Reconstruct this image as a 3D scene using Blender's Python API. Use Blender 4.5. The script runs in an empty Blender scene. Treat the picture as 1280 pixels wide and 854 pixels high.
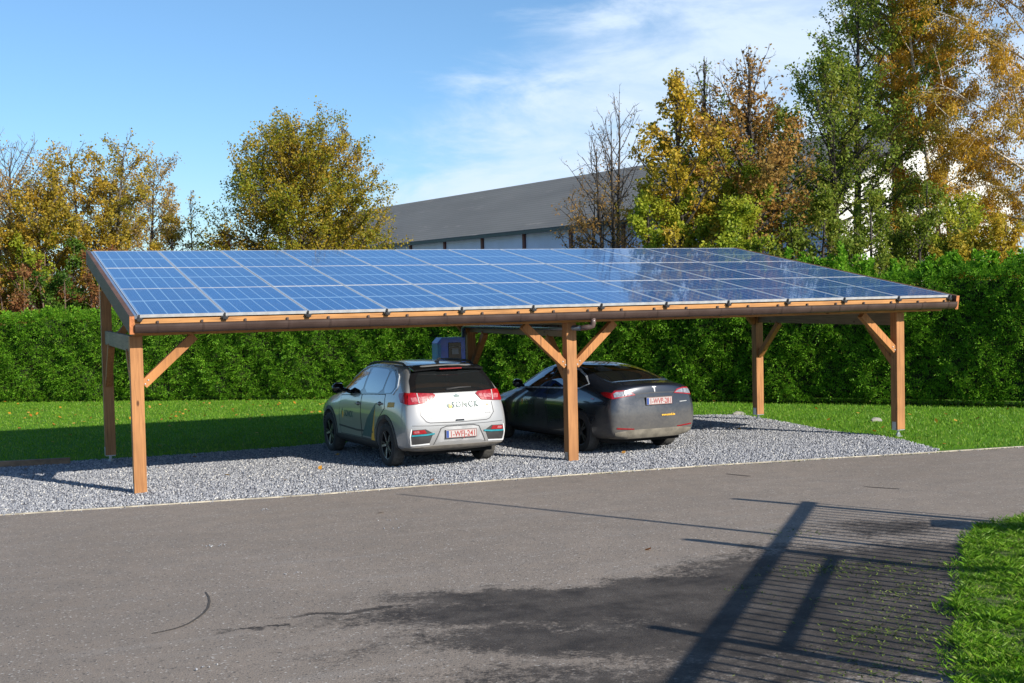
import bpy, bmesh, math, random
import numpy as np
from mathutils import Vector, Matrix
from mathutils.bvhtree import BVHTree
R = math.radians
scene = bpy.context.scene
COL = scene.collection

# ------------------------------------------------------------------ helpers
def tag(o, label=None, cat=None, group=None, kind=None):
    if label: o['label'] = label
    if cat: o['category'] = cat
    if group: o['group'] = group
    if kind: o['kind'] = kind
    return o

def empty(name, loc=(0, 0, 0), rz=0.0):
    o = bpy.data.objects.new(name, None)
    COL.objects.link(o)
    o.location = loc
    o.rotation_euler = (0, 0, rz)
    o.empty_display_size = 0.2
    return o

def link_mesh(name, me, mats, parent=None, smooth=False):
    o = bpy.data.objects.new(name, me)
    COL.objects.link(o)
    for m in (mats if isinstance(mats, (list, tuple)) else [mats]):
        if m: me.materials.append(m)
    if smooth:
        me.polygons.foreach_set('use_smooth', [True] * len(me.polygons))
    if parent: o.parent = parent
    return o

class MB:
    """collects simple shapes, becomes ONE mesh"""
    def __init__(s): s.v = []; s.f = []; s.m = []
    def add(s, vs, fs, mi=0):
        b = len(s.v); s.v += [tuple(v) for v in vs]
        s.f += [tuple(b + i for i in f) for f in fs]; s.m += [mi] * len(fs)
    def box(s, x0, x1, y0, y1, z0, z1, mi=0):
        s.add([(x0, y0, z0), (x1, y0, z0), (x1, y1, z0), (x0, y1, z0), (x0, y0, z1), (x1, y0, z1), (x1, y1, z1), (x0, y1, z1)],
              [(0, 3, 2, 1), (4, 5, 6, 7), (0, 1, 5, 4), (1, 2, 6, 5), (2, 3, 7, 6), (3, 0, 4, 7)], mi)
    def beam(s, a, b, w, h, up=(0, 0, 1), mi=0):
        a = Vector(a); b = Vector(b); d = (b - a).normalized()
        side = d.cross(Vector(up)).normalized(); u = side.cross(d).normalized()
        vs = []
        for p in (a, b):
            for i, j in ((-1, -1), (1, -1), (1, 1), (-1, 1)):
                vs.append(p + side * (i * w / 2) + u * (j * h / 2))
        s.add(vs, [(0, 3, 2, 1), (4, 5, 6, 7), (0, 1, 5, 4), (1, 2, 6, 5), (2, 3, 7, 6), (3, 0, 4, 7)], mi)
    def tube(s, pts, rads, n=8, cap=True, mi=0):
        pts = [Vector(p) for p in pts]
        base = len(s.v); prev = None
        for i, p in enumerate(pts):
            d = (pts[min(i + 1, len(pts) - 1)] - pts[max(i - 1, 0)]).normalized()
            ref = Vector((0, 0, 1)) if abs(d.z) < .9 else Vector((1, 0, 0))
            a = d.cross(ref).normalized()
            if prev is not None:
                a2 = prev - d * prev.dot(d)
                if a2.length > 1e-4: a = a2.normalized()
            prev = a; b = d.cross(a)
            r = rads[i] if isinstance(rads, (list, tuple)) else rads
            for k in range(n):
                t = 2 * math.pi * k / n
                s.v.append(tuple(p + a * (r * math.cos(t)) + b * (r * math.sin(t))))
        for i in range(len(pts) - 1):
            for k in range(n):
                k2 = (k + 1) % n
                s.f.append((base + i * n + k, base + i * n + k2, base + (i + 1) * n + k2, base + (i + 1) * n + k)); s.m.append(mi)
        if cap:
            s.f.append(tuple(base + k for k in range(n))[::-1]); s.m.append(mi)
            s.f.append(tuple(base + (len(pts) - 1) * n + k for k in range(n))); s.m.append(mi)
    def lathe_x(s, prof, n=32, mi=0, cx=0):
        """profile [(x, r)] turned round the X axis"""
        base = len(s.v)
        for x, r in prof:
            for k in range(n):
                t = 2 * math.pi * k / n
                s.v.append((cx + x, r * math.cos(t), r * math.sin(t)))
        for i in range(len(prof) - 1):
            for k in range(n):
                k2 = (k + 1) % n
                s.f.append((base + i * n + k, base + i * n + k2, base + (i + 1) * n + k2, base + (i + 1) * n + k)); s.m.append(mi)
    def prism(s, poly, y0, y1, mi=0):
        """polygon in xz extruded along y"""
        n = len(poly)
        s.add([(x, y0, z) for x, z in poly] + [(x, y1, z) for x, z in poly],
              [tuple(range(n)), tuple(range(2 * n - 1, n - 1, -1))] + [(i, i + n, (i + 1) % n + n, (i + 1) % n) for i in range(n)], mi)
    def build(s, name, mats, parent=None, smooth=False, bevel=0):
        me = bpy.data.meshes.new(name)
        me.from_pydata(s.v, [], s.f)
        me.polygons.foreach_set('material_index', s.m)
        bm = bmesh.new(); bm.from_mesh(me)
        bmesh.ops.recalc_face_normals(bm, faces=bm.faces)
        if bevel:
            es = [e for e in bm.edges if e.is_manifold and e.calc_face_angle(0) > .6]
            bmesh.ops.bevel(bm, geom=es, offset=bevel, segments=2, affect='EDGES', profile=.6)
        bm.to_mesh(me); bm.free()
        me.update()
        return link_mesh(name, me, mats, parent, smooth)

def np_mesh(name, verts, faces, mats, parent=None, smooth=False):
    """verts (N,3), faces (M,k) arrays"""
    me = bpy.data.meshes.new(name)
    verts = np.ascontiguousarray(verts, dtype=np.float32); faces = np.ascontiguousarray(faces, dtype=np.int32)
    k = faces.shape[1]
    me.vertices.add(len(verts)); me.vertices.foreach_set('co', verts.ravel())
    me.loops.add(faces.size); me.loops.foreach_set('vertex_index', faces.ravel())
    me.polygons.add(len(faces)); me.polygons.foreach_set('loop_start', np.arange(0, faces.size, k, dtype=np.int32))
    me.update(calc_edges=True); me.validate()
    return link_mesh(name, me, mats, parent, smooth)

# ------------------------------------------------------------------ node helpers
class NT:
    def __init__(s, tree): s.t = tree; s.n = tree.nodes; s.l = tree.links
    def new(s, typ, **kw):
        n = s.n.new(typ)
        ins = kw.pop('ins', {})
        for k, v in kw.items(): setattr(n, k, v)
        for k, v in ins.items():
            if hasattr(v, 'links') or isinstance(v, bpy.types.NodeSocket): s.l.new(v, n.inputs[k])
            else: n.inputs[k].default_value = v
        return n
    def math(s, op, a, b=0.5, clamp=False):
        n = s.new('ShaderNodeMath', operation=op, use_clamp=clamp)
        for i, v in enumerate((a, b)):
            if isinstance(v, bpy.types.NodeSocket): s.l.new(v, n.inputs[i])
            else: n.inputs[i].default_value = v
        return n.outputs[0]
    def mix(s, fac, a, b, blend='MIX'):
        n = s.new('ShaderNodeMix', data_type='RGBA', blend_type=blend)
        for i, v in ((0, fac), (6, a), (7, b)):
            if isinstance(v, bpy.types.NodeSocket): s.l.new(v, n.inputs[i])
            elif i == 0: n.inputs[0].default_value = v
            else: n.inputs[i].default_value = (*v[:3], 1)
        return n.outputs[2]
    def noise(s, vec=None, scale=5, detail=4, rough=.55, dist=0):
        n = s.new('ShaderNodeTexNoise', ins={'Scale': scale, 'Detail': detail, 'Roughness': rough, 'Distortion': dist})
        if vec is not None: s.l.new(vec, n.inputs['Vector'])
        return n
    def ramp(s, fac, stops, interp='LINEAR'):
        n = s.new('ShaderNodeValToRGB'); cr = n.color_ramp; cr.interpolation = interp
        while len(cr.elements) < len(stops): cr.elements.new(.5)
        for e, (p, c) in zip(cr.elements, stops):
            e.position = p; e.color = (*c[:3], 1) if len(c) >= 3 else (c[0], c[0], c[0], 1)
        s.l.new(fac, n.inputs[0]); return n.outputs[0]
    def mapping(s, vec, scale=(1, 1, 1), loc=(0, 0, 0), rot=(0, 0, 0), typ='POINT'):
        n = s.new('ShaderNodeMapping', vector_type=typ); s.l.new(vec, n.inputs[0])
        n.inputs['Location'].default_value = loc; n.inputs['Rotation'].default_value = rot; n.inputs['Scale'].default_value = scale
        return n.outputs[0]
    def range(s, v, a, b, c=0, d=1, smooth=True):
        n = s.new('ShaderNodeMapRange', interpolation_type='SMOOTHSTEP' if smooth else 'LINEAR')
        s.l.new(v, n.inputs[0])
        for i, x in enumerate((a, b, c, d)): n.inputs[i + 1].default_value = x
        return n.outputs[0]

def material(name):
    m = bpy.data.materials.new(name); m.use_nodes = True
    t = NT(m.node_tree); m.node_tree.nodes.clear()
    out = t.new('ShaderNodeOutputMaterial')
    p = t.new('ShaderNodeBsdfPrincipled'); t.l.new(p.outputs[0], out.inputs[0])
    return m, t, p, out

def setin(t, node, key, v):
    if isinstance(v, bpy.types.NodeSocket): t.l.new(v, node.inputs[key])
    elif key == 'Base Color' : node.inputs[key].default_value = (*v[:3], 1)
    else: node.inputs[key].default_value = v

def simple(name, col, rough=.5, metal=0, spec=.5, coat=0, var=.12, scale=8, bump=0, bscale=60, emis=None):
    m, t, p, out = material(name)
    tc = t.new('ShaderNodeTexCoord').outputs['Object']
    n = t.noise(tc, scale, 5)
    f = t.range(n.outputs[0], .3, .7, 1 - var, 1 + var)
    c = t.mix(1.0, col, (1, 1, 1), 'MULTIPLY')
    mm = t.new('ShaderNodeVectorMath', operation='SCALE'); t.l.new(c, mm.inputs[0]); t.l.new(f, mm.inputs['Scale'])
    t.l.new(mm.outputs[0], p.inputs['Base Color'])
    t.l.new(t.range(n.outputs[0], .3, .7, max(0, rough - .06), min(1, rough + .08)), p.inputs['Roughness'])
    p.inputs['Metallic'].default_value = metal; p.inputs['Specular IOR Level'].default_value = spec
    p.inputs['Coat Weight'].default_value = coat; p.inputs['Coat Roughness'].default_value = .04
    if bump:
        b = t.new('ShaderNodeBump', ins={'Strength': bump, 'Distance': .01}); t.l.new(t.noise(tc, bscale, 4).outputs[0], b.inputs['Height'])
        t.l.new(b.outputs[0], p.inputs['Normal'])
    if emis: p.inputs['Emission Color'].default_value = (*emis[:3], 1); p.inputs['Emission Strength'].default_value = emis[3]
    return m

def wood(name, axis, base=(.40, .185, .07), dark=(.24, .10, .038)):
    m, t, p, out = material(name)
    tc = t.new('ShaderNodeTexCoord').outputs['Object']
    sc = [22, 22, 22]; sc[axis] = 1.1
    g = t.noise(t.mapping(tc, scale=tuple(sc)), 1.6, 6, .6, .6)
    big = t.noise(tc, 1.3, 3)
    c = t.ramp(g.outputs[0], [(.25, dark), (.5, base), (.78, tuple(min(1, x * 1.3) for x in base))])
    c = t.mix(t.range(big.outputs[0], .35, .7, 0, .5), c, tuple(x * .5 for x in base))
    ck = t.noise(t.mapping(tc, scale=tuple(x_ * 3 if x_ > 2 else .5 for x_ in sc)), 1.0, 2)
    c = t.mix(t.range(ck.outputs[0], .68, .72, 0, .7), c, (.06, .025, .01))
    # knots
    sk = [3.2, 3.2, 3.2]; sk[axis] = 1.5
    v = t.new('ShaderNodeTexVoronoi', ins={'Scale': 1.6}); t.l.new(t.mapping(tc, scale=tuple(sk), loc=(.31, .17, .7)), v.inputs['Vector'])
    c = t.mix(t.range(v.outputs['Distance'], .06, .13, .9, 0), c, (.07, .025, .01))
    t.l.new(c, p.inputs['Base Color']); p.inputs['Roughness'].default_value = .62
    p.inputs['Specular IOR Level'].default_value = .3
    b = t.new('ShaderNodeBump', ins={'Strength': .25, 'Distance': .004}); t.l.new(g.outputs[0], b.inputs['Height']); t.l.new(b.outputs[0], p.inputs['Normal'])
    return m

def foliage(name, stops, trans=.35, clump=1.2, clump_cols=None, rough=.5, cl_amt=.6):
    """leaf colour varies leaf by leaf and clump by clump"""
    m, t, p, out = material(name)
    g = t.new('ShaderNodeNewGeometry'); tc = t.new('ShaderNodeTexCoord').outputs['Object']
    c = t.ramp(g.outputs['Random Per Island'], stops)
    if clump_cols:
        n = t.noise(tc, clump, 3)
        c2 = t.ramp(n.outputs[0], clump_cols)
        c = t.mix(cl_amt, c, c2)
    t.l.new(c, p.inputs['Base Color']); p.inputs['Roughness'].default_value = rough; p.inputs['Specular IOR Level'].default_value = .2
    tr = t.new('ShaderNodeBsdfTranslucent'); t.l.new(c, tr.inputs[0])
    mx = t.new('ShaderNodeMixShader', ins={0: trans}); t.l.new(p.outputs[0], mx.inputs[1]); t.l.new(tr.outputs[0], mx.inputs[2])
    t.l.new(mx.outputs[0], out.inputs[0])
    return m

# ------------------------------------------------------------------ camera (measured from the photograph)
FPX = 1545.74
CAM = Vector((-1.8132, -16.5646, 2.5163))
cr_ = Vector((0.91954, -0.39242, -0.02126)); cu_ = Vector((0.0340, 0.02552, 0.99910)); cw_ = Vector((0.39152, 0.91943, -0.03681))
cam_d = bpy.data.cameras.new('camera'); cam = bpy.data.objects.new('camera', cam_d); COL.objects.link(cam)
cam.matrix_world = Matrix(((cr_.x, cu_.x, -cw_.x, CAM.x), (cr_.y, cu_.y, -cw_.y, CAM.y), (cr_.z, cu_.z, -cw_.z, CAM.z), (0, 0, 0, 1)))
cam_d.sensor_width = 36; cam_d.lens = FPX / 1280 * 36; cam_d.clip_end = 5000
scene.camera = cam
def at(px, py, d):
    """world point seen at photo pixel (px,py) at distance d along the view axis (used to measure where things stand)"""
    return CAM + (cw_ + cr_ * ((px - 640) / FPX) - cu_ * ((py - 427) / FPX)) * d
def gz(x, y):
    return .0183 - .00411 * min(max(x, -40), 60) - .0174 * min(max(y, -30), 30)
def ground_at(px, py):
    d = cw_ + cr_ * ((px - 640) / FPX) - cu_ * ((py - 427) / FPX)
    t = (.0183 - .00411 * CAM.x - .0174 * CAM.y - CAM.z) / (d.z + .00411 * d.x + .0174 * d.y)
    return CAM + d * t

# ------------------------------------------------------------------ light and sky
EL, AZ = R(29.1), R(26.2)
sun_dir = Vector((math.sin(AZ) * math.cos(EL), -math.cos(AZ) * math.cos(EL), math.sin(EL)))
sd = bpy.data.lights.new('sun', 'SUN'); sd.energy = 4.9; sd.angle = R(.53); sd.color = (1, .93, .82)
so = bpy.data.objects.new('sun', sd); COL.objects.link(so)
so.rotation_euler = (-sun_dir).to_track_quat('-Z', 'Y').to_euler()
so.location = (8, -12, 20)
world = bpy.data.worlds.new('World'); scene.world = world; world.use_nodes = True
t = NT(world.node_tree); world.node_tree.nodes.clear()
wout = t.new('ShaderNodeOutputWorld'); bg = t.new('ShaderNodeBackground')
sky = t.new('ShaderNodeTexSky', sky_type='NISHITA', sun_disc=False)
sky.sun_elevation = EL; sky.sun_rotation = math.pi - AZ; sky.air_density = 1.0; sky.dust_density = .25; sky.ozone_density = 2.2
gen = t.new('ShaderNodeTexCoord').outputs['Generated']
# cirrus veil: lies on one side of a great circle, broken up by stretched noise
d1 = (at(430, 240, 1) - CAM).normalized(); d2 = (at(705, 5, 1) - CAM).normalized()
nrm = d1.cross(d2).normalized()
if nrm.dot((at(900, 200, 1) - CAM)) < 0: nrm = -nrm
nd = t.new('ShaderNodeVectorMath', operation='DOT_PRODUCT', ins={1: tuple(nrm)}); t.l.new(gen, nd.inputs[0])
rotz = math.atan2(d2.y - d1.y, d2.x - d1.x)
wisp = t.noise(t.mapping(gen, scale=(2.2, 6, 11), rot=(.2, .55, .5)), 2.2, 8, .62, .5)
fluff = t.noise(t.mapping(gen, scale=(3, 3, 9), loc=(.6, .2, 0)), 3.2, 7, .6, .3)
edge = t.math('ADD', nd.outputs['Value'], t.math('MULTIPLY', t.math('SUBTRACT', wisp.outputs[0], .5), .16))
veil = t.range(edge, -.02, .055, 0, 1)
dens = t.math('MULTIPLY', veil, t.range(wisp.outputs[0], .25, .62, .5, .95))
sep = t.new('ShaderNodeSeparateXYZ'); t.l.new(gen, sep.inputs[0])
dens = t.math('MULTIPLY', dens, t.range(sep.outputs[2], .27, .40, 1, 0))
dens = t.math('MULTIPLY', dens, t.range(fluff.outputs[0], .34, .60, .62, 1.0))
sbr = t.new('ShaderNodeHueSaturation', ins={'Saturation': 1.12, 'Value': 1.0}); sepz = t.new('ShaderNodeSeparateXYZ'); t.l.new(gen, sepz.inputs[0])
hz = t.ramp(t.math('MULTIPLY', sepz.outputs[2], 2.0), [(.0, (.60, .74, .93)), (.25, (.74, .85, 1.0)), (.6, (.92, .96, 1.0))])
t.l.new(t.mix(1.0, sky.outputs[0], hz, 'MULTIPLY'), sbr.inputs['Color'])
cloudc = t.mix(dens, sbr.outputs[0], (5.1, 6.1, 7.4))
t.l.new(cloudc, bg.inputs[0]); bg.inputs[1].default_value = .105
t.l.new(bg.outputs[0], wout.inputs[0])
vs = scene.view_settings; vs.view_transform = 'Standard'; vs.look = 'None'; vs.exposure = 0.55; vs.gamma = 1
scene.render.engine = 'CYCLES'
# ------------------------------------------------------------------ ground
rng = np.random.default_rng(7)
def GP(px, py):
    g = ground_at(px, py); return (g.x, g.y)

def sheet(name, poly, dz, mats, cell=1.2, jitter=0, kind='structure'):
    """polygon laid on the sloping ground, cut into cells"""
    bm = bmesh.new()
    vs = [bm.verts.new((x, y, 0)) for x, y in poly]
    bm.faces.new(vs)
    xs = [p[0] for p in poly]; ys = [p[1] for p in poly]
    for ax, lo, hi in ((0, min(xs), max(xs)), (1, min(ys), max(ys))):
        n = min(60, int((hi - lo) / cell))
        for i in range(1, n + 1):
            c = lo + (hi - lo) * i / (n + 1); co = [0, 0, 0]; co[ax] = c; no = [0, 0, 0]; no[ax] = 1
            bmesh.ops.bisect_plane(bm, geom=bm.verts[:] + bm.edges[:] + bm.faces[:], plane_co=co, plane_no=no)
    for v in bm.verts: v.co.z = gz(v.co.x, v.co.y) + dz
    bmesh.ops.triangulate(bm, faces=bm.faces)
    bmesh.ops.recalc_face_normals(bm, faces=bm.faces)
    for f in bm.faces:
        if f.normal.z < 0: f.normal_flip()
    me = bpy.data.meshes.new(name); bm.to_mesh(me); bm.free()
    return tag(link_mesh(name, me, mats), kind=kind)

# lawn soil
m_soil, t, p, out = material('lawn soil')
tc = t.new('ShaderNodeTexCoord').outputs['Object']
n = t.noise(tc, 1.2, 5); n2 = t.noise(tc, 60, 3)
c = t.ramp(n.outputs[0], [(.3, (.06, .16, .012)), (.7, (.10, .22, .018))])
c = t.mix(t.range(n2.outputs[0], .45, .7, 0, .5), c, (.05, .11, .014))
t.l.new(c, p.inputs['Base Color']); p.inputs['Roughness'].default_value = .95; p.inputs['Specular IOR Level'].default_value = .1
xs = np.array([-1500, -300, -90, -40] + list(range(-30, 51, 4)) + [60, 120, 400, 1500]); ys = np.array([-800, -200, -60] + list(range(-30, 31, 4)) + [60, 150, 500, 1800])
V = np.array([(x, y, gz(x, y) - (.0 if abs(x) < 100 and abs(y) < 100 else .5)) for y in ys for x in xs])
nx = len(xs); F = np.array([(j * nx + i, j * nx + i + 1, (j + 1) * nx + i + 1, (j + 1) * nx + i) for j in range(len(ys) - 1) for i in range(nx - 1)])
tag(np_mesh('ground', V, F, m_soil), kind='structure')

# asphalt
m_asph, t, p, out = material('asphalt')
tc = t.new('ShaderNodeTexCoord').outputs['Object']
big = t.noise(tc, .35, 5, .6); mid = t.noise(tc, 3.0, 6, .65); fine = t.noise(tc, 95, 3, .7); grit = t.new('ShaderNodeTexVoronoi', ins={'Scale': 70}); t.l.new(tc, grit.inputs['Vector'])
streak = t.noise(t.mapping(tc, scale=(.5, 3.5, 1), rot=(0, 0, R(8))), 1.2, 5)
base = t.ramp(big.outputs[0], [(.3, (.205, .170, .138)), (.7, (.255, .213, .175))])
base = t.mix(t.range(mid.outputs[0], .35, .68, 0, .35), base, (.145, .130, .116))
base = t.mix(t.range(streak.outputs[0], .5, .72, 0, .35), base, (.26, .235, .21))
base = t.mix(t.range(fine.outputs[0], .32, .5, .55, 0), base, (.085, .078, .071))
base = t.mix(t.range(fine.outputs[0], .60, .72, 0, .6), base, (.33, .30, .27))
gc = t.new('ShaderNodeSeparateColor'); t.l.new(grit.outputs['Color'], gc.inputs[0])
base = t.mix(t.range(gc.outputs[0], .965, .985, 0, .75), base, (.42, .40, .37))
base = t.mix(t.range(gc.outputs[1], .93, .97, 0, .6), base, (.04, .04, .04))
warp = t.new('ShaderNodeVectorMath', operation='ADD'); t.l.new(tc, warp.inputs[0])
wn = t.noise(tc, 1.1, 6, .62); ws = t.new('ShaderNodeVectorMath', operation='MULTIPLY_ADD', ins={1: (1.5, 1.5, 0), 2: (-.75, -.75, 0)}); t.l.new(wn.outputs['Color'], ws.inputs[0]); t.l.new(ws.outputs[0], warp.inputs[1])
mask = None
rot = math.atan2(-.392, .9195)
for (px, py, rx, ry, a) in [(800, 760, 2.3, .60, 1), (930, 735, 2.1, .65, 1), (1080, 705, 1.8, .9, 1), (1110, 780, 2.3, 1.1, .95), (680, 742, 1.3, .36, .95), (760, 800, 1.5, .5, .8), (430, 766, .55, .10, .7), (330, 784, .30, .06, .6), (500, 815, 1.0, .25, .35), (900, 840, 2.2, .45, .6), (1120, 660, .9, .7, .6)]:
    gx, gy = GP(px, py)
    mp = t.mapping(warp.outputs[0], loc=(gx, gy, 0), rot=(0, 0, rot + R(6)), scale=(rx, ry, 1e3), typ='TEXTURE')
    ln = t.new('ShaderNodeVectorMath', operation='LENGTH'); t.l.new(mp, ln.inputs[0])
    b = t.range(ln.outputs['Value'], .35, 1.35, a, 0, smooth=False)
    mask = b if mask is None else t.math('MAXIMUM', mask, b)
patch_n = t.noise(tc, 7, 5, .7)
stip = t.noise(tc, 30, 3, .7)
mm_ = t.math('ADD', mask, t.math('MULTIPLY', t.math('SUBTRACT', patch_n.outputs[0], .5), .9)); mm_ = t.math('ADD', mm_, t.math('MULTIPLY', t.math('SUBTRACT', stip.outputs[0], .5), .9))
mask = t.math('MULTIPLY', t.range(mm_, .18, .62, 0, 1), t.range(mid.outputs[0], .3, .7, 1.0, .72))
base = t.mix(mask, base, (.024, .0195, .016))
t.l.new(base, p.inputs['Base Color'])
t.l.new(t.range(mask, 0, 1, .88, .78), p.inputs['Roughness']); p.inputs['Specular IOR Level'].default_value = .35
b = t.new('ShaderNodeBump', ins={'Strength': .5, 'Distance': .006})
t.l.new(t.math('ADD', fine.outputs[0], t.math('MULTIPLY', grit.outputs['Distance'], .8)), b.inputs['Height']); t.l.new(b.outputs[0], p.inputs['Normal'])

edge_px = [(-100, 652), (0, 645), (100, 638.5), (200, 632), (300, 625.5), (400, 619), (520, 609), (640, 600), (770, 591), (900, 582), (1035, 574), (1170, 566), (1280, 559)]
edge = [GP(*q) for q in edge_px]
asph = [(-60, edge[0][1] + 2)] + edge + [(24, -3.6), (60, -6)] + [(60, -30), (-60, -30)]
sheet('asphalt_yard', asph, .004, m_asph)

# gravel bed
m_grav, t, p, out = material('gravel bed')
tc = t.new('ShaderNodeTexCoord').outputs['Object']
v = t.new('ShaderNodeTexVoronoi', ins={'Scale': 34}); t.l.new(tc, v.inputs['Vector'])
sc = t.new('ShaderNodeSeparateColor'); t.l.new(v.outputs['Color'], sc.inputs[0])
c = t.ramp(sc.outputs[0], [(0, (.12, .125, .14)), (.5, (.27, .275, .29)), (.85, (.38, .38, .38)), (1, (.58, .56, .53))])
c = t.mix(t.range(v.outputs['Distance'], .25, .6, 0, .8), c, (.08, .08, .09))
t.l.new(c, p.inputs['Base Color']); p.inputs['Roughness'].default_value = .9
b = t.new('ShaderNodeBump', ins={'Strength': 1, 'Distance': .02}); b.invert = True; t.l.new(v.outputs['Distance'], b.inputs['Height']); t.l.new(b.outputs[0], p.inputs['Normal'])
gback = [GP(*q) for q in [(0, 583), (90, 577.5), (200, 571), (330, 562), (400, 556)]] + [(6.5, 5.3), (9.5, 5.8), (12.2, 6.3)] + [GP(*q) for q in [(925, 519), (950, 523), (985, 529), (1020, 536), (1050, 541), (1090, 544), (1130, 551), (1175, 563)]]
grav = [(-6, 5.4)] + gback + [(x, y + .035) for x, y in edge[::-1] if x < gback[-1][0] - .1] + [(-6, -.4)]
sheet('gravel_bed', grav, .008, m_grav)

def inpoly(P, poly):
    x, y = P[:, 0], P[:, 1]; c = np.zeros(len(P), bool); n = len(poly)
    for i in range(n):
        x0, y0 = poly[i]; x1, y1 = poly[(i + 1) % n]
        if y0 == y1: continue
        k = ((y0 > y) != (y1 > y)) & (x < (x1 - x0) * (y - y0) / (y1 - y0) + x0); c ^= k
    return c
def visible(P, m=60):
    """keeps points inside (or just outside) the photographed view"""
    d = P - np.array(CAM); z = d @ np.array(cw_); x = 640 + FPX * (d @ np.array(cr_)) / np.maximum(z, .1); y = 427 - FPX * (d @ np.array(cu_)) / np.maximum(z, .1)
    return (z > .5) & (x > -m * 3) & (x < 1280 + m * 3) & (y > -400) & (y < 854 + m * 2)
GZ = lambda P: .0183 - .00411 * np.clip(P[:, 0], -40, 60) - .0174 * np.clip(P[:, 1], -30, 30)
def scatter(poly, n):
    xs = [p[0] for p in poly]; ys = [p[1] for p in poly]
    P = np.c_[rng.uniform(min(xs), max(xs), n), rng.uniform(min(ys), max(ys), n)]
    P = P[inpoly(P, poly)]
    P = np.c_[P, GZ(P)]
    return P[visible(P)]

def rot_rand(n, tilt=1.0):
    """n random rotation matrices"""
    q = rng.normal(size=(n, 4)); q /= np.linalg.norm(q, axis=1)[:, None]
    w, x, y, z = q.T
    return np.stack([np.stack([1 - 2 * (y * y + z * z), 2 * (x * y - z * w), 2 * (x * z + y * w)], 1),
                     np.stack([2 * (x * y + z * w), 1 - 2 * (x * x + z * z), 2 * (y * z - x * w)], 1),
                     np.stack([2 * (x * z - y * w), 2 * (y * z + x * w), 1 - 2 * (x * x + y * y)], 1)], 1)
m_stone, t, p, out = material('gravel stones')
g = t.new('ShaderNodeNewGeometry')
c = t.ramp(g.outputs['Random Per Island'], [(0, (.13, .135, .155)), (.35, (.24, .25, .275)), (.75, (.33, .34, .365)), (.93, (.44, .44, .44)), (1, (.62, .60, .55))])
t.l.new(c, p.inputs['Base Color']); p.inputs['Roughness'].default_value = .8
def stones(poly, n, smin, smax, name, lift=.25):
    P = scatter(poly, n); N = len(P)
    O = np.array([(1, 0, 0), (-1, 0, 0), (0, 1, 0), (0, -1, 0), (0, 0, 1), (0, 0, -1)], float)
    Fo = np.array([(0, 2, 4), (2, 1, 4), (1, 3, 4), (3, 0, 4), (2, 0, 5), (1, 2, 5), (3, 1, 5), (0, 3, 5)])
    S = rng.uniform(smin, smax, (N, 1, 1)) * rng.uniform(.6, 1.15, (N, 1, 3))
    L = O[None] * S * rng.uniform(.75, 1.2, (N, 6, 1))
    L += rng.normal(0, .12, L.shape) * S
    L = np.einsum('nij,nkj->nki', rot_rand(N), L)
    V = (L + P[:, None, :]); V[:, :, 2] += (.008 + smax * lift)
    Fc = (Fo[None] + (np.arange(N) * 6)[:, None, None]).reshape(-1, 3)
    return tag(np_mesh(name, V.reshape(-1, 3), Fc, m_stone), kind='stuff')
tag(stones(grav, 150000, .011, .022, 'gravel'), 'loose blue grey crushed stone under the carport', 'gravel')
# stray stones on the asphalt
strip = [(x, y - .01) for x, y in edge] + [(x, y - .14) for x, y in edge[::-1]]
P0 = [GP(330, 638), GP(265, 683), GP(485, 651), GP(494, 661), GP(372, 717), GP(268, 836), GP(270, 684)]
loose = []
for (x, y) in P0:
    loose.append([(x - .12, y - .06), (x + .12, y - .06), (x + .12, y + .06), (x - .12, y + .06)])
MBl = None
tag(stones(strip, 2600, .006, .014, 'gravel'), 'stray chips of stone spilled along the asphalt edge', 'gravel')
for q in loose: tag(stones(q, 5, .006, .013, 'gravel'), 'a few chips of stone lying loose out on the asphalt', 'gravel')

# concrete edging between asphalt and gravel
m_edge = simple('edging concrete', (.42, .38, .30), .9, var=.35, scale=6, bump=.4)
mb = MB()
for (x0, y0), (x1, y1) in zip(edge[:-1], edge[1:]):
    d = Vector((x1 - x0, y1 - y0, 0)).normalized(); nn = Vector((-d.y, d.x, 0)) * .035
    a = Vector((x0, y0, gz(x0, y0))); b_ = Vector((x1, y1, gz(x1, y1)))
    top = Vector((0, 0, .016)); bot = Vector((0, 0, -.03))
    mb.add([a + bot, b_ + bot, b_ + nn + bot, a + nn + bot, a + top, b_ + top, b_ + nn + top, a + nn + top], [(4, 5, 6, 7), (0, 1, 5, 4), (2, 3, 7, 6)])
tag(mb.build('path_edging', m_edge), kind='structure')

# crack, tar spots on the asphalt
m_crack = simple('crack', (.055, .048, .042), .95)
def ribbon(name, pts, w, dz=.008):
    mb = MB()
    for i in range(len(pts) - 1):
        a = Vector((*pts[i], 0)); b_ = Vector((*pts[i + 1], 0)); d = (b_ - a).normalized(); s = Vector((-d.y, d.x, 0))
        w0 = w * (.5 + .5 * math.sin(math.pi * (i + .2) / len(pts))); w1 = w * (.5 + .5 * math.sin(math.pi * (i + 1.2) / len(pts)))
        q = [a - s * w0 / 2, b_ - s * w1 / 2, b_ + s * w1 / 2, a + s * w0 / 2]
        mb.add([(v.x, v.y, gz(v.x, v.y) + dz) for v in q], [(0, 1, 2, 3)])
    return tag(mb.build(name, m_crack), kind='structure')
ribbon('asphalt_crack', [GP(*q) for q in [(257, 741), (261, 747), (262, 753), (260, 761), (254, 768), (245, 775), (235, 781), (222, 786), (206, 790), (190, 793)]], .022)
for q in [((1080, 609), (1125, 612)), ((908, 593), (938, 596))]:
    a, b_ = GP(*q[0]), GP(*q[1]); mid_ = ((a[0] + b_[0]) / 2, (a[1] + b_[1]) / 2)
    ribbon('asphalt_crack', [a, mid_, b_], .05)

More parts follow.
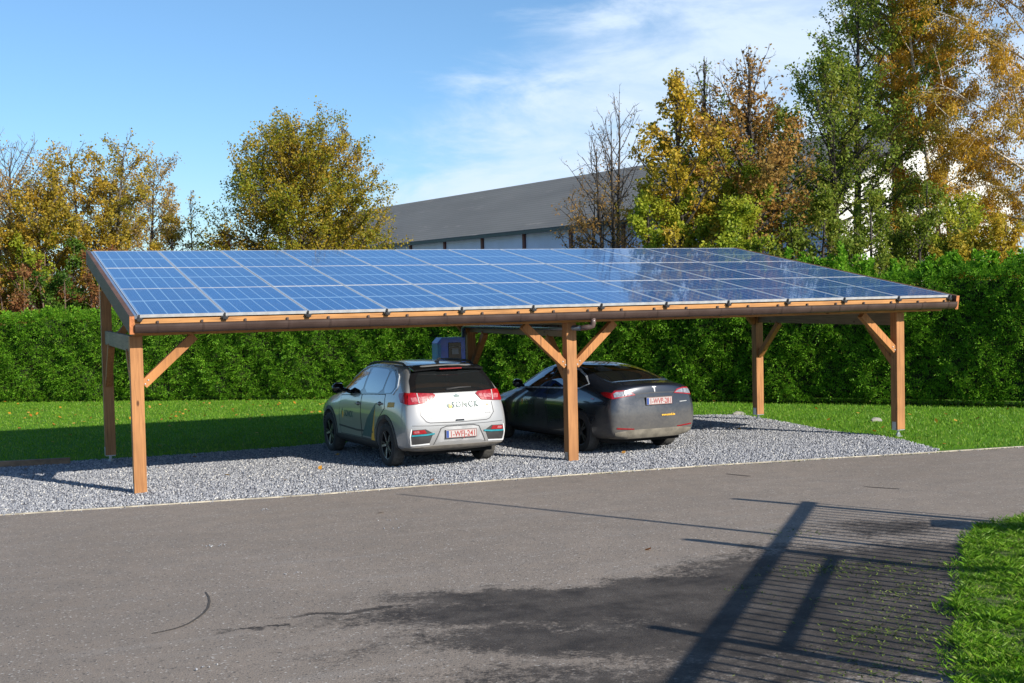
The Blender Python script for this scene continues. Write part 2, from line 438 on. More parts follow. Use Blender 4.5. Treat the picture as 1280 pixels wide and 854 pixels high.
# ------------------------------------------------------------------ grass
m_grass = foliage('grass blades', [(0, (.08, .20, .012)), (.4, (.14, .32, .015)), (.8, (.24, .37, .04)), (.93, (.34, .40, .08)), (1, (.50, .44, .18))], trans=.4, clump=2.0, clump_cols=[(.3, (.09, .24, .012)), (.7, (.20, .38, .03))], rough=.45, cl_amt=.5)
def blades(poly, n, h, w, name, label, lean=.5, mound=0):
    P = scatter(poly, n); N = len(P)
    a = rng.uniform(0, 2 * np.pi, N); H = h * rng.uniform(.5, 1.25, N); Wd = w * rng.uniform(.6, 1.3, N)
    s = np.c_[np.cos(a), np.sin(a), np.zeros(N)]; b = rng.uniform(0, 2 * np.pi, N); L = lean * rng.uniform(.1, 1, N)
    ld = np.c_[np.cos(b) * L, np.sin(b) * L, np.ones(N)]
    if mound: P[:, 2] += mound * (np.sin(P[:, 0] * 9 + np.sin(P[:, 1] * 7) * 2) * np.sin(P[:, 1] * 11 + np.sin(P[:, 0] * 5) * 2) + .6 * np.sin(P[:, 0] * 23 + P[:, 1] * 17) + .5); H = H * (1 + .6 * np.sin(P[:, 0] * 6.3 + 2 * np.sin(P[:, 1] * 4.1)) * np.sin(P[:, 1] * 7.7))
    P[:, 2] += .003
    v0 = P - s * Wd[:, None] / 2; v1 = P + s * Wd[:, None] / 2; v2 = P + ld * (H * .55)[:, None] + s * Wd[:, None] * .4
    v3 = P + ld * H[:, None] * np.array([1.5, 1.5, .9])
    V = np.stack([v0, v1, v2, v3], 1).reshape(-1, 3)
    F = (np.array([(0, 1, 2, 3)])[None] + (np.arange(N) * 4)[:, None, None]).reshape(-1, 4)
    return tag(np_mesh(name, V, F, m_grass), label, 'grass', kind='stuff')
lawn_poly = [(-8, 5.3)] + gback[:-1] + [(gback[-1][0], gback[-1][1] + .05), edge[-1], (24, -3.4), (24, 8), (16, 12), (9, 20), (-8, 32)]
blades(lawn_poly, 300000, .05, .016, 'grass', 'mown lawn between the gravel bed and the hedge')
blades([(x - .12, y - .1) for x, y in gback] + [(x + .05, y + .25) for x, y in gback[::-1]], 14000, .085, .012, 'grass', 'longer ragged grass fringe along the gravel bed edge')
near = [GP(*q) for q in [(1300, 648), (1262, 652), (1236, 655), (1217, 662), (1212, 676), (1203, 690), (1208, 704), (1196, 718), (1203, 735), (1190, 755), (1196, 775), (1190, 800), (1198, 825), (1192, 856), (1196, 890)]]
soilp = near + [(2.8, -12.6), (5, -13.5), (13, -7.2), (11.5, -5.4)]
m_soil2 = simple('verge soil', (.09, .12, .03), .95, var=.4, scale=12)
vv = sheet('grass_verge', soilp, .012, m_soil2, .6)
vis = soilp
blades(vis, 480000, .046, .0055, 'grass', 'bright green grass verge at the right edge of the asphalt', 1.1, mound=.022)
blades([(x - .16 - .12 * math.sin(i * 2.3), y - .05) for i, (x, y) in enumerate(near)] + [(x + .35, y + .2) for x, y in near[::-1]], 26000, .045, .006, 'grass', 'ragged tufts where the verge creeps onto the asphalt', 1.0)
# weeds on the asphalt
m_moss = foliage('moss', [(0, (.06, .10, .015)), (1, (.17, .21, .05))], trans=.2)
P = []
for (px, py, k, rx, ry) in [(1040, 712, 300, .22, .05), (1160, 708, 260, .25, .05), (1120, 740, 160, .3, .06), (1170, 735, 200, .3, .08), (1115, 770, 130, .22, .06), (1135, 800, 150, .25, .06), (1105, 792, 150, .12, .04), (1150, 830, 130, .25, .06), (1095, 845, 90, .2, .05), (1180, 770, 260, .25, .2), (1185, 830, 260, .2, .2), (990, 668, 40, .1, .03), (935, 738, 30, .05, .03)]:
    g_ = GP(px, py); P.append(np.c_[rng.normal(g_[0], rx * 1.5, k), rng.normal(g_[1], ry * 1.4 + .08, k)])
for (px, py, k, rx, ry) in [(905, 530, 60, .25, .08), (925, 524, 90, .5, .05), (990, 531, 120, .7, .08), (1065, 545, 60, .25, .04), (1000, 545, 30, .15, .03), (917, 546, 40, .12, .04), (1130, 560, 160, .6, .06), (985, 571, 40, .3, .05), (100, 586, 26, .1, .04), (42, 596, 26, .08, .04), (760, 580, 20, .2, .04), (1160, 548, 120, .3, .1)]:
    g_ = GP(px, py); P.append(np.c_[rng.normal(g_[0], rx, k), rng.normal(g_[1], ry + .03, k)])
for e in edge[8:]: P.append(np.c_[rng.normal(e[0], .5, 160), rng.normal(e[1] + .03, .05, 160)])
P = np.concatenate(P); P = np.c_[P, GZ(P) + .005]; N = len(P)
a = rng.uniform(0, 2 * np.pi, N); s = np.c_[np.cos(a), np.sin(a), np.zeros(N)] * .007; up = np.c_[rng.normal(0, .02, N), rng.normal(0, .02, N), rng.uniform(.003, .014, N)]
V = np.stack([P - s, P + s, P + s * .5 + up, P - s * .5 + up * .9], 1).reshape(-1, 3)
tag(np_mesh('weeds', V, np.arange(4 * N).reshape(-1, 4), m_moss), 'sparse pale weeds and moss growing out of the asphalt', 'weeds', kind='stuff')
# fallen leaves
m_fall = foliage('fallen leaves', [(0, (.40, .13, .02)), (.5, (.55, .27, .03)), (.8, (.62, .38, .08)), (1, (.30, .10, .03))], trans=.3)
L = [scatter(lawn_poly, 420)]
lp = [(-3, 14), (10, 9.5), (12, 13), (0, 21)]; L.append(scatter(lp, 300)); L.append(scatter(grav, 26)); L.append(scatter([(2, -2), (12, -3), (9, -7), (0, -8)], 5)); L.append(scatter([(12.5, 1), (19, -3), (19, 3), (14, 5)], 60))
P = np.concatenate(L); P[:, 2] += .055; N = len(P)
a = rng.uniform(0, 6.28, N); s1 = np.c_[np.cos(a), np.sin(a), rng.normal(0, .35, N)] * .045; s2 = np.c_[-np.sin(a), np.cos(a), rng.normal(0, .35, N)] * .035
gl = inpoly(P, grav); P[gl, 2] -= .02; P[P[:, 1] < -1.9, 2] -= .04
V = np.stack([P - s1, P - s2, P + s1, P + s2], 1).reshape(-1, 3)
tag(np_mesh('fallen_leaves', V, np.arange(4 * N).reshape(-1, 4), m_fall), 'orange and yellow autumn leaves fallen on the lawn', 'leaves', kind='stuff')

# sleeper at the left lawn edge
m_sl = simple('sleeper wood', (.24, .15, .09), .85, var=.35, scale=5, bump=.4, bscale=20)
a = ground_at(-60, 588.5); b_ = ground_at(88, 580.5); mb = MB(); mb.beam((a.x, a.y, a.z + .05), (b_.x, b_.y, b_.z + .05), .09, .12)
tag(mb.build('timber_edging', m_sl, bevel=.008), 'reddish timber edging plank lying at the left end of the lawn', 'plank')
a = ground_at(1045, 541); 
for (px, py, s_) in [(1096, 527, .13), (924, 519, .16)]:
    g_ = ground_at(px, py); mb = MB(); mb.tube([(g_.x - s_, g_.y, g_.z + .02), (g_.x - s_ * .3, g_.y + .02, g_.z + .015), (g_.x + s_ * .5, g_.y, g_.z + .012), (g_.x + s_, g_.y + .02, g_.z + .01)], [.03, .07, .06, .02], 7)
    tag(mb.build('stone', simple('pale stone', (.26, .25, .22), .9, var=.2)), 'pale flat stone in the grass beside the front right post' if px > 1000 else 'pale flat stone on the grass left of the rear right post', 'stone')
# ------------------------------------------------------------------ carport
TILT = R(9.36); ZE = 2.372; PW = 1.12; PL = 2.252; NX = 12; RW = NX * PW; RL = 3 * PL
def rp(x, s, n=0):
    return Vector((x, s * math.cos(TILT) - n * math.sin(TILT), ZE + s * math.sin(TILT) + n * math.cos(TILT)))
w_z = wood('larch upright', 2); w_x = wood('larch along front', 0, (.50, .24, .08)); w_y = wood('weathered larch', 1, (.27, .19, .125), (.16, .11, .07)); w_r = wood('dark stained rake board', 1, (.13, .070, .045), (.075, .04, .026))
w_d = wood('brace larch', 2, (.44, .19, .062))
m_gut = simple('brown gutter', (.055, .034, .028), .42, var=.15, scale=3)
m_alu = simple('aluminium', (.62, .63, .64), .35, metal=.55, var=.05)
m_steel = simple('galvanised steel', (.50, .52, .54), .45, metal=.8, var=.15)
m_black = simple('black clamp', (.03, .03, .032), .5)
m_deck = simple('roof underside', (.16, .10, .06), .8, var=.2)
m_zinc = simple('zinc pipe', (.20, .22, .25), .3, metal=.7, var=.1)
# cells
m_cell, t, p, out = material('solar cells')
tc = t.new('ShaderNodeTexCoord').outputs['Object']; sx = t.new('ShaderNodeSeparateXYZ'); t.l.new(tc, sx.inputs[0])
def lines(co, off, pitch, w):
    a = t.math('DIVIDE', t.math('SUBTRACT', co, off), pitch); fr = t.math('FRACT', t.math('ADD', a, .5)); d = t.math('ABSOLUTE', t.math('SUBTRACT', fr, .5))
    return t.math('LESS_THAN', d, w / pitch / 2)
CP = (PW - .013 - .05) / 6
vx = lines(sx.outputs[0], .0315, CP, .011)
mid_ = t.math('LESS_THAN', t.math('ABSOLUTE', t.math('SUBTRACT', sx.outputs[1], PL / 2 - .005)), .028)
hy = lines(sx.outputs[1], .03, (PL - .06) / 24, .006)
bus = lines(sx.outputs[0], .0315 + CP / 10, CP / 5, .0035)
cell = t.new('ShaderNodeTexVoronoi', ins={'Scale': 45}); t.l.new(tc, cell.inputs['Vector']); cs = t.new('ShaderNodeSeparateColor'); t.l.new(cell.outputs['Color'], cs.inputs[0])
oi = t.new('ShaderNodeObjectInfo')
c = t.mix(cs.outputs[0], (.001, .062, .23), (.002, .088, .31))
c = t.mix(t.math('MULTIPLY', oi.outputs['Random'], .35), c, (.003, .04, .15))
c = t.mix(t.math('MULTIPLY', hy, .35), c, (.20, .33, .5)); c = t.mix(t.math('MULTIPLY', bus, .22), c, (.3, .42, .55))
c = t.mix(t.math('MULTIPLY', t.math('MAXIMUM', vx, mid_), .62), c, (.40, .62, .80))
dn = t.noise(tc, 1.3, 5)
c = t.mix(t.range(dn.outputs[0], .45, .75, 0, .06), c, (.4, .4, .38))
t.l.new(c, p.inputs['Base Color']); p.inputs['Roughness'].default_value = .30; p.inputs['Specular IOR Level'].default_value = .15
p.inputs['Coat Weight'].default_value = .68; p.inputs['Coat Roughness'].default_value = .04; p.inputs['Coat IOR'].default_value = 1.5

car_port = empty('carport', (0, 0, 0))
tag(car_port, 'long timber carport with a sloping roof of blue solar panels over two parked cars', 'carport')
# one panel, then copies
def panel_meshes():
    mb = MB(); mb.box(.016, PW - .026, .016, PL - .026, -.012, 0)
    g = mb.build('solar_panel', m_cell, car_port)
    mb = MB(); w = .017; z0, z1 = -.036, .003; X1, Y1 = PW - .010, PL - .010
    mb.box(0, X1, 0, w, z0, z1); mb.box(0, X1, Y1 - w, Y1, z0, z1); mb.box(0, w, w, Y1 - w, z0, z1); mb.box(X1 - w, X1, w, Y1 - w, z0, z1)
    fr = mb.build('panel_frame', m_alu, g)
    mb = MB(); mb.box(PW - .035, PW + .024, -.035, .01, -.085, -.042); mb.box(PW - .012, PW + .002, -.028, .0, -.05, .008)
    return g, fr
pg, pf = panel_meshes()
for j in range(3):
    for i in range(NX):
        if i == 0 and j == 0: o = pg
        else:
            o = pg.copy(); COL.objects.link(o); o.parent = car_port
            f = pf.copy(); COL.objects.link(f); f.parent = o
        o.location = rp(i * PW, j * PL, 0) + Vector((0, 0, random.Random(i * 7 + j).uniform(-.0015, .0015)))
        o.rotation_euler = (TILT, 0, 0)
# clamps at the front edge
cl = None
for i in range(NX + 1):
    if cl is None:
        mb = MB(); mb.box(-.032, .032, -.045, .02, -.078, -.04); mb.box(-.008, .008, -.03, -.001, -.045, .006); mb.box(-.05, .05, -.035, 0, -.055, -.045); mb.box(-.02, -.008, -.052, -.045, -.07, -.05)
        cl = mb.build('panel_clamp', m_black, car_port); o = cl
    else:
        o = cl.copy(); COL.objects.link(o); o.parent = car_port
    o.location = rp(min(max(i * PW - .005, .02), RW - .04), 0, 0); o.rotation_euler = (TILT, 0, 0)
def quadbox(name, x0, x1, s0, s1, n0, n1, m, bevel=0):
    mb = MB()
    vs = [rp(x0, s0, n0), rp(x1, s0, n0), rp(x1, s1, n0), rp(x0, s1, n0), rp(x0, s0, n1), rp(x1, s0, n1), rp(x1, s1, n1), rp(x0, s1, n1)]
    mb.add(vs, [(0, 3, 2, 1), (4, 5, 6, 7), (0, 1, 5, 4), (1, 2, 6, 5), (2, 3, 7, 6), (3, 0, 4, 7)])
    return mb.build(name, m, car_port, bevel=bevel)
quadbox('roof_deck', 0, RW, .05, RL - .02, -.115, -.09, m_deck)
quadbox('edge_trim', -.042, -.006, 0, RL, -.05, -.004, simple('edge aluminium', (.45, .50, .58), .3, metal=.8))
quadbox('edge_trim', RW - .004, RW + .022, 0, RL, -.05, -.004, simple('edge aluminium b', (.45, .50, .58), .3, metal=.8))
# rake boards with their orange end grain
for x0, x1 in ((-.112, -.048), (RW + .03, RW + .094)):
    b = quadbox('rake_board', x0, x1, -.10, RL + .06, -.235, .004, w_r, .004)
    e = quadbox('end_grain', x0 + .002, x1 - .002, -.103, -.0985, -.232, .001, simple('cut larch end', (.48, .17, .06), .6, var=.3, scale=20)); e.parent = b
# front board, back board
zf = ZE - .05
mb = MB(); mb.box(-.046, RW + .028, .012, .058, ZE - .240, ZE - .052); mb.build('front_board', w_x, car_port, bevel=.004)
e = rp(0, RL, 0); mb = MB(); mb.box(-.046, RW + .028, e.y - .02, e.y + .025, e.z - .24, e.z - .02); mb.build('back_board', w_x, car_port)
# purlins / plates and rafters
YF, YR = .334, 4.51; XS = [0.0, 6.327, 12.56]
tz = lambda y: ZE + math.tan(TILT) * y
mb = MB(); mb.box(-.046, RW + .028, YF - .08, YF + .08, tz(YF) - .33, tz(YF) - .19); mb.build('plate_beam', w_x, car_port, bevel=.005)
mb = MB(); mb.box(-.046, RW + .028, YR - .08, YR + .08, tz(YR) - .38, tz(YR) - .20); mb.build('plate_beam', w_x, car_port, bevel=.005)
for i in range(15):
    x = .45 + i * (RW - .9) / 14
    quadbox('rafter', x - .03, x + .03, .07, RL - .04, -.185, -.117, w_r)
PWD = .163
tops = {}
for k, x in enumerate(XS):
    for y in (YF, YR):
        g = gz(x, y); ztop = tz(y) - (.332 if y == YF else .382)
        foot = .012 if (y == YF and k < 2) else (.13)
        mb = MB(); mb.box(x - PWD / 2, x + PWD / 2, y - PWD / 2, y + PWD / 2, g + foot, ztop)
        po = mb.build('post', w_z, car_port, bevel=.006)
        mb = MB()
        if foot > .1:
            mb.box(x - .075, x + .075, y - .075, y + .075, g + foot - .014, g + foot - .002); mb.tube([(x, y, g - .02), (x, y, g + foot - .01)], .024, 10)
            mb.tube([(x, y, g + .02), (x, y, g + .055)], .042, 6); mb.box(x - .05, x + .05, y - .05, y + .05, g - .005, g + .018)
        mb.box(x - PWD / 2 - .005, x - PWD / 2 - .001, y - .05, y + .05, g + foot - .01, g + foot + .13)
        mb.build('post_foot', m_steel, po)
    # tie board between front and rear post
    zt = 2.09
    mb = MB(); mb.box(x - .035, x + .035, YF + PWD / 2 + .001, YR - PWD / 2 - .001, zt - .215, zt); tb = mb.build('tie_beam', w_y, car_port, bevel=.004)
def brace(a, b, m=None, w=.115, h=.115):
    a = Vector(a); b = Vector(b); mb = MB(); mb.beam(a, b, w, h, up=(0, 1, 0) if abs(a.y - b.y) < .01 else (1, 0, 0))
    return mb.build('brace', m or w_d, car_port, bevel=.004)
zb0, zb1 = 1.42, 2.075
mbb = None
def bolts(br_, x, y, z, sgn):
    global mbb
    for dx, dz in ((.02, -.02), (.06, .03)):
        if mbb is None:
            mb = MB(); mb.tube([(0, .004, 0), (0, -.006, 0), (0, -.009, 0)], [.011, .011, .006], 8); mbb = mb.build('bolt', m_steel, br_); o = mbb
        else: o = mbb.copy(); COL.objects.link(o); o.parent = br_
        o.location = (x + sgn * (PWD / 2 + dx), y, z + dz)
for k, x in enumerate(XS):
    # along the front and rear plates
    for sgn in ((1,) if k == 0 else (-1, 1) if k == 1 else (-1,)):
        bb = brace((x + sgn * (PWD / 2 + .0), YF, zb0 + .03), (x + sgn * .76, YF, 2.075), h=.115); bolts(bb, x, YF - .058, zb0 + .06, sgn)
        brace((x + sgn * (PWD / 2 + .0), YR, zb0 + .45), (x + sgn * .80, YR, tz(YR) - .39))
    # under the tie beam
    brace((x, YF + PWD / 2, 1.22), (x, YF + .75, 1.87), w_d, .10, .10)
    brace((x, YR - PWD / 2, 1.22), (x, YR - .75, 1.87), w_d, .10, .10)
# gutter: half round with brackets
gy, gzc, gr = -.058, ZE - .122, .066; GD = .112
mb = MB(); n = 12; x0, x1 = -.046, RW + .028
prof = [(gy + gr * math.cos(a), gzc + GD * math.sin(a)) for a in [math.pi + i * math.pi / n for i in range(n + 1)]]
prof = [(gy - gr - .006, gzc + .012), (gy - gr + .008, gzc + .016)][:1] + prof
inner = [(gy + (gr - .006) * math.cos(a), gzc + (GD - .006) * math.sin(a) + .001) for a in [math.pi + i * math.pi / n for i in range(n + 1)]]
outl = prof + inner[::-1]
m_ = len(outl)
mb.add([(x0, y, z) for y, z in outl] + [(x1, y, z) for y, z in outl], [(i, (i + 1) % m_, (i + 1) % m_ + m_, i + m_) for i in range(m_)])
for xx in (x0, x1 - .006):
    q = [(gy + gr * math.cos(a), gzc + GD * math.sin(a)) for a in [math.pi + i * math.pi / n for i in range(n + 1)]]
    mb.add([(xx, y, z) for y, z in q] + [(xx + .006, y, z) for y, z in q], [tuple(range(len(q))), tuple(range(2 * len(q) - 1, len(q) - 1, -1))])
gut = mb.build('gutter', m_gut, car_port, smooth=False)
br = None
for i in range(24):
    x = .25 + i * (RW - .4) / 23
    if br is None:
        mb = MB(); q = [(gy + (gr + .004) * math.cos(a), gzc + (GD + .004) * math.sin(a)) for a in [math.pi + k * math.pi / n for k in range(n + 1)]]
        mb.add([(-.013, y, z) for y, z in q] + [(.013, y, z) for y, z in q], [(k, k + 1, k + 1 + len(q), k + len(q)) for k in range(len(q) - 1)])
        mb.box(-.012, .012, gy + .03, .012, gzc - .004, gzc + .002); mb.tube([(0, .0, gzc + .02), (0, .010, gzc + .035)], .018, 8)
        mb.box(-.014, .014, -.014, .011, gzc + .0, gzc + .042)
        br = mb.build('gutter_bracket', m_gut, gut); o = br
    else:
        o = br.copy(); COL.objects.link(o); o.parent = gut
    o.location = (x, 0, 0)
# down pipe
mb = MB(); xd = 6.54
mb.tube([(xd, gy, gzc - .09), (xd, gy, gzc - .16), (xd, gy + .01, gzc - .20), (xd - .05, gy + .05, gzc - .225), (xd - .16, gy + .1, gzc - .235)], .04, 12)
mb.build('pipe_elbow', simple('brown pipe', (.13, .09, .08), .3), gut, smooth=True)
mb = MB(); za = gzc - .235
mb.tube([(xd - .14, gy + .1, za), (6.22, 1.0, za - .005), (6.18, 2.4, za - .012), (6.15, 4.25, za - .02), (6.15, 4.36, za - .06), (6.15, 4.38, 1.6), (6.15, 4.38, gz(6, 4.4) + .02)], .040, 12)
mb.build('down_pipe', m_zinc, car_port, smooth=True)

# ------------------------------------------------------------------ charging cabinet
m_blue = simple('blue enamel', (.008, .12, .75), .35, coat=.5, var=.08); m_blue2 = simple('pale blue edge', (.06, .28, .62), .4); m_win = simple('dark window', (.008, .009, .011), .08); m_scr = simple('grey screen', (.22, .24, .30), .25)
cx0, cx1, cy0, cy1 = 5.56, 6.085, 4.12, 4.42
ch = empty('charging_station', ((cx0 + cx1) / 2, 4.3, gz(5.8, 4.3)))
tag(ch, 'blue charging cabinet with a dark display window beside the middle rear post', 'charging station')
def chp(mb, name, m, bevel=0):
    o = mb.build(name, m, None, bevel=bevel); o.location = -Vector(ch.location); o.parent = ch; return o
zt_, zb_ = 1.80, .95
mb = MB(); poly = [(cx0, zb_), (cx1, zb_), (cx1, zt_), (cx0 + .08, zt_), (cx0, zt_ - .09)]; mb.prism(poly, cy0, cy1); chp(mb, 'cabinet', m_blue, .008)
mb = MB(); mb.prism([(cx0 - .008, zb_ + .02), (cx0 + .06, zb_ + .02), (cx0 + .06, zt_ - .10), (cx0 - .008, zt_ - .11)], cy0 - .012, cy1 - .02); chp(mb, 'side_panel', m_blue2, .004)
mb = MB(); mb.box(cx0 + .20, cx0 + .44, cy0 - .014, cy0 + .01, 1.25, 1.71); w1 = chp(mb, 'window', m_win, .004)
mb = MB(); mb.box(cx0 + .26, cx0 + .385, cy0 - .022, cy0 - .015, 1.50, 1.60); s_ = mb.build('display', m_scr, None); s_.parent = w1
mb = MB(); mb.tube([(cx0 + .21, cy0 - .02, 1.625), (cx0 + .26, cy0 - .022, 1.645), (cx0 + .33, cy0 - .022, 1.65), (cx0 + .43, cy0 - .02, 1.63)], .007, 6); s2_ = mb.build('arch_trim', m_alu, None); s2_.parent = w1
g0_ = gz(5.8, 4.3); mb = MB(); mb.box(cx0 + .15, cx1 - .15, cy0 + .06, cy1 - .05, g0_ - .02, zb_); mb.box(cx0 + .05, cx1 - .05, cy0 + .01, cy1, g0_ - .01, g0_ + .06); chp(mb, 'pedestal', m_steel)

# ------------------------------------------------------------------ fence off to the right, whose shadow crosses the yard
m_fence = simple('dark green fence metal', (.03, .045, .035), .5, var=.1)
HF = 2.0; k_ = HF / math.tan(EL); sh_ = Vector((math.sin(AZ), -math.cos(AZ), 0)) * 1.0
r0 = ground_at(820, 854); r1 = ground_at(1015, 628); fd = Vector((r1.x - r0.x, r1.y - r0.y, 0)).normalized()
A = Vector((r1.x, r1.y, 0)) + sh_ * (HF / math.tan(EL))
def on_fence(tip, h=None):
    """post whose shadow tip is at photo ground point tip: foot on the fence line and its height"""
    tp = Vector((tip.x, tip.y, 0)); det = sh_.x * -fd.y + sh_.y * fd.x
    dx, dy = A.x - tp.x, A.y - tp.y
    L = (dx * -fd.y + dy * fd.x) / det; foot = tp + sh_ * L
    return foot, L * math.tan(EL)
fence = empty('gate', (A.x, A.y, gz(A.x, A.y))); tag(fence, 'tall metal bar gate standing on the verge right of the yard', 'gate')
def fpart(mb, name):
    o = mb.build(name, m_fence, None); o.location = -Vector(fence.location); o.parent = fence; return o
LEN = 15.0; gA = gz(A.x, A.y) + .02
E_ = A - fd * LEN
mb = MB(); mb.beam(A + Vector((0, 0, gA + HF - .05)), E_ + Vector((0, 0, gA + HF - .02)), .05, .085); fpart(mb, 'top_rail')
mb = MB(); mb.beam(A + Vector((0, 0, gA + .12)), E_ + Vector((0, 0, gA + .2)), .05, .06); fpart(mb, 'bottom_rail')
mb = MB(); nb = int(LEN / .165)
for i in range(nb):
    q = A - fd * (i * .165 + .08); mb.beam((q.x, q.y, gA + .12), (q.x, q.y, gA + HF - .06), .026, .026, up=fd)
fpart(mb, 'bars')
for (px, py, pw_) in [(930, 625, .10), (870, 676, .13), (820, 785, .09)]:
    ft, h = on_fence(ground_at(px, py)); g_ = gz(ft.x, ft.y); mb = MB(); mb.beam((ft.x, ft.y, g_ - .05), (ft.x, ft.y, g_ + h + (gA - g_) * .5), pw_, .08, up=fd); fpart(mb, 'gate_post')
fa, _ = on_fence(ground_at(870, 676)); fb, _ = on_fence(ground_at(820, 785))
mb = MB(); mb.beam((fa.x, fa.y, gA + HF - .36), (fb.x, fb.y, gA + HF - .33), .03, .06); fpart(mb, 'cross_board')
ft, h = on_fence(ground_at(500, 620)); g_ = gz(ft.x, ft.y); ft = ft + Vector((fd.y, -fd.x, 0)) * .25
pole = empty('flag_pole', (ft.x, ft.y, g_)); tag(pole, 'slender bare pole standing beside the gate right of the yard', 'pole')
mb = MB(); mb.tube([(0, 0, -.1), (0, 0, 2.2), (0, 0, h)], [.05, .04, .022], 12); mb.build('shaft', m_steel, pole, smooth=True)
mb = MB(); mb.tube([(0, 0, h), (0, 0, h + .03), (0, 0, h + .06)], [.024, .04, .01], 12); mb.build('cap', m_steel, pole, smooth=True)
tip = ground_at(1182, 655); tp = Vector((tip.x, tip.y, 0)); ft, h = on_fence(tip); h = .95; ft = tp + sh_ * (h / math.tan(EL)); g_ = gz(ft.x, ft.y)
bx = empty('letterbox', (ft.x, ft.y, g_)); bx.rotation_euler = (0, 0, math.atan2(fd.y, fd.x)); tag(bx, 'low grey box on a stand at the far end of the gate', 'letterbox')
mb = MB(); mb.box(-.2, .2, -.12, .12, .45, h); mb.build('box', m_steel, bx, bevel=.01); mb = MB(); mb.box(-.12, .12, -.06, .06, -.05, .45); mb.build('stand', m_steel, bx)
mb = MB(); mb.box(-.14, .14, -.13, -.119, h - .16, h - .13); mb.build('slot', m_black, bx)

# ------------------------------------------------------------------ warehouse
m_roofw, t, p, out = material('fibre cement roof')
tc = t.new('ShaderNodeTexCoord').outputs['Object']; n = t.noise(t.mapping(tc, scale=(.5, .12, .5)), 1.2, 6); nn_ = t.noise(t.mapping(tc, scale=(1.5, .25, 2)), 1.0, 6, .7)
c = t.ramp(n.outputs[0], [(.3, (.155, .163, .167)), (.7, (.21, .22, .22))]); c = t.mix(t.range(nn_.outputs[0], .60, .72, 0, .55), c, (.50, .48, .44))
wv = t.new('ShaderNodeTexWave', ins={'Scale': 2.2, 'Distortion': .3}); wv.bands_direction = 'Z'; t.l.new(tc, wv.inputs['Vector'])
c = t.mix(t.range(wv.outputs['Fac'], .8, 1, 0, .35), c, (.03, .032, .036))
t.l.new(c, p.inputs['Base Color']); p.inputs['Roughness'].default_value = .75
b = t.new('ShaderNodeBump', ins={'Strength': .9, 'Distance': .08}); w2 = t.new('ShaderNodeTexWave', ins={'Scale': 5.0}); w2.bands_direction = 'Y'; t.l.new(tc, w2.inputs['Vector']); t.l.new(w2.outputs['Fac'], b.inputs['Height']); t.l.new(b.outputs[0], p.inputs['Normal'])
m_poly = simple('translucent blue wall sheet', (.50, .60, .80), .65, var=.10, scale=.6); m_red = simple('oxide red steel', (.10, .02, .02), .6); m_white = simple('white render', (.62, .62, .60), .8, var=.05, scale=1.5); m_dgut = simple('dark green gutter', (.02, .035, .035), .5)
Wf = Vector((18.7, 75.5, 0)); Wn = Vector((27.4, 21.4, 0)); wd = (Wn - Wf).normalized(); wl = (Wn - Wf).length; wp = Vector((-wd.y, wd.x, 0))
if wp.x < 0: wp = -wp
m_bounce = simple('added bounce grey', (.30, .29, .27), .9, var=.2, scale=.5)
sheet('bounce_sheet', [(-2, 44), (12, 27), (28, 14), (50, 20), (50, 90), (0, 90)], .012, m_bounce, 4)  # unseen grey sheet added to keep green bounce light off the wall
ware = empty('warehouse', (Wn.x, Wn.y, -.5), math.atan2(wd.y, wd.x) + math.pi / 2); tag(ware, 'large warehouse with dark grey pitched roof and blue wall sheets behind the trees', 'warehouse')
# local frame: +Y runs away along the wall (far), +X into the building
def wpart(mb, name, m, par=None, **k):
    o = mb.build(name, m, par or ware, **k); return o
zq = .5; EZ = 6.0 + zq; RZ = 9.05 + zq; HW = 5.35; BW = HW * 2; ware.rotation_euler = (0, 0, math.atan2(-(-wd).x, (-wd).y))
mb = MB(); mb.box(0, .12, 0, wl, 0, EZ); mb.box(BW - .12, BW, 0, wl, 0, EZ); mb.add([(.12, wl - .1, 0), (BW - .12, wl - .1, 0), (BW - .12, wl - .1, EZ), (HW, wl - .1, RZ - .1), (.12, wl - .1, EZ)], [(0, 1, 2, 3, 4)]); wpart(mb, 'side_wall', m_poly)
mb = MB(); mb.prism([(-.02, 0), (BW + .02, 0), (BW + .02, EZ), (HW, RZ - .04), (-.02, EZ)], -.16, -.001); gab = wpart(mb, 'gable_wall', m_white)
mb = MB()
for a_, b_ in (((-.45, EZ - .22), (HW, RZ)), ((BW + .45, EZ - .22), (HW, RZ))):
    mb.add([(a_[0], -.4, a_[1]), (b_[0], -.4, b_[1]), (b_[0], wl + .2, b_[1]), (a_[0], wl + .2, a_[1]), (a_[0], -.4, a_[1] + .1), (b_[0], -.4, b_[1] + .1), (b_[0], wl + .2, b_[1] + .1), (a_[0], wl + .2, a_[1] + .1)], [(0, 3, 2, 1), (4, 5, 6, 7), (0, 1, 5, 4), (1, 2, 6, 5), (2, 3, 7, 6), (3, 0, 4, 7)])
wpart(mb, 'roof', m_roofw)
mb = MB(); mb.box(-.62, -.46, -.3, wl + .1, EZ - .34, EZ - .18); wpart(mb, 'gutter', m_dgut)
for i in range(14):
    mb = MB(); y = wl * i / 13 - .001; mb.box(-.09, -.003, y - .11, y + .11, 0, EZ - .2); wpart(mb, 'column', m_red)
mb = MB(); mb.box(-.05, -.003, .2, wl, 2.0, 2.14); mb.box(-.05, -.003, .2, wl, 4.15, 4.25); wpart(mb, 'wall_rail', simple('grey rail', (.25, .3, .34), .5))
mb = MB(); mb.box(3.4, 7.2, -.20, -.161, 0, 4.2); dr = wpart(mb, 'sliding_door', simple('grey door', (.45, .47, .48), .5)); mb = MB(); mb.box(6.8, 6.95, -.25, -.201, 1.2, 1.5); mb.build('handle', m_black, dr)

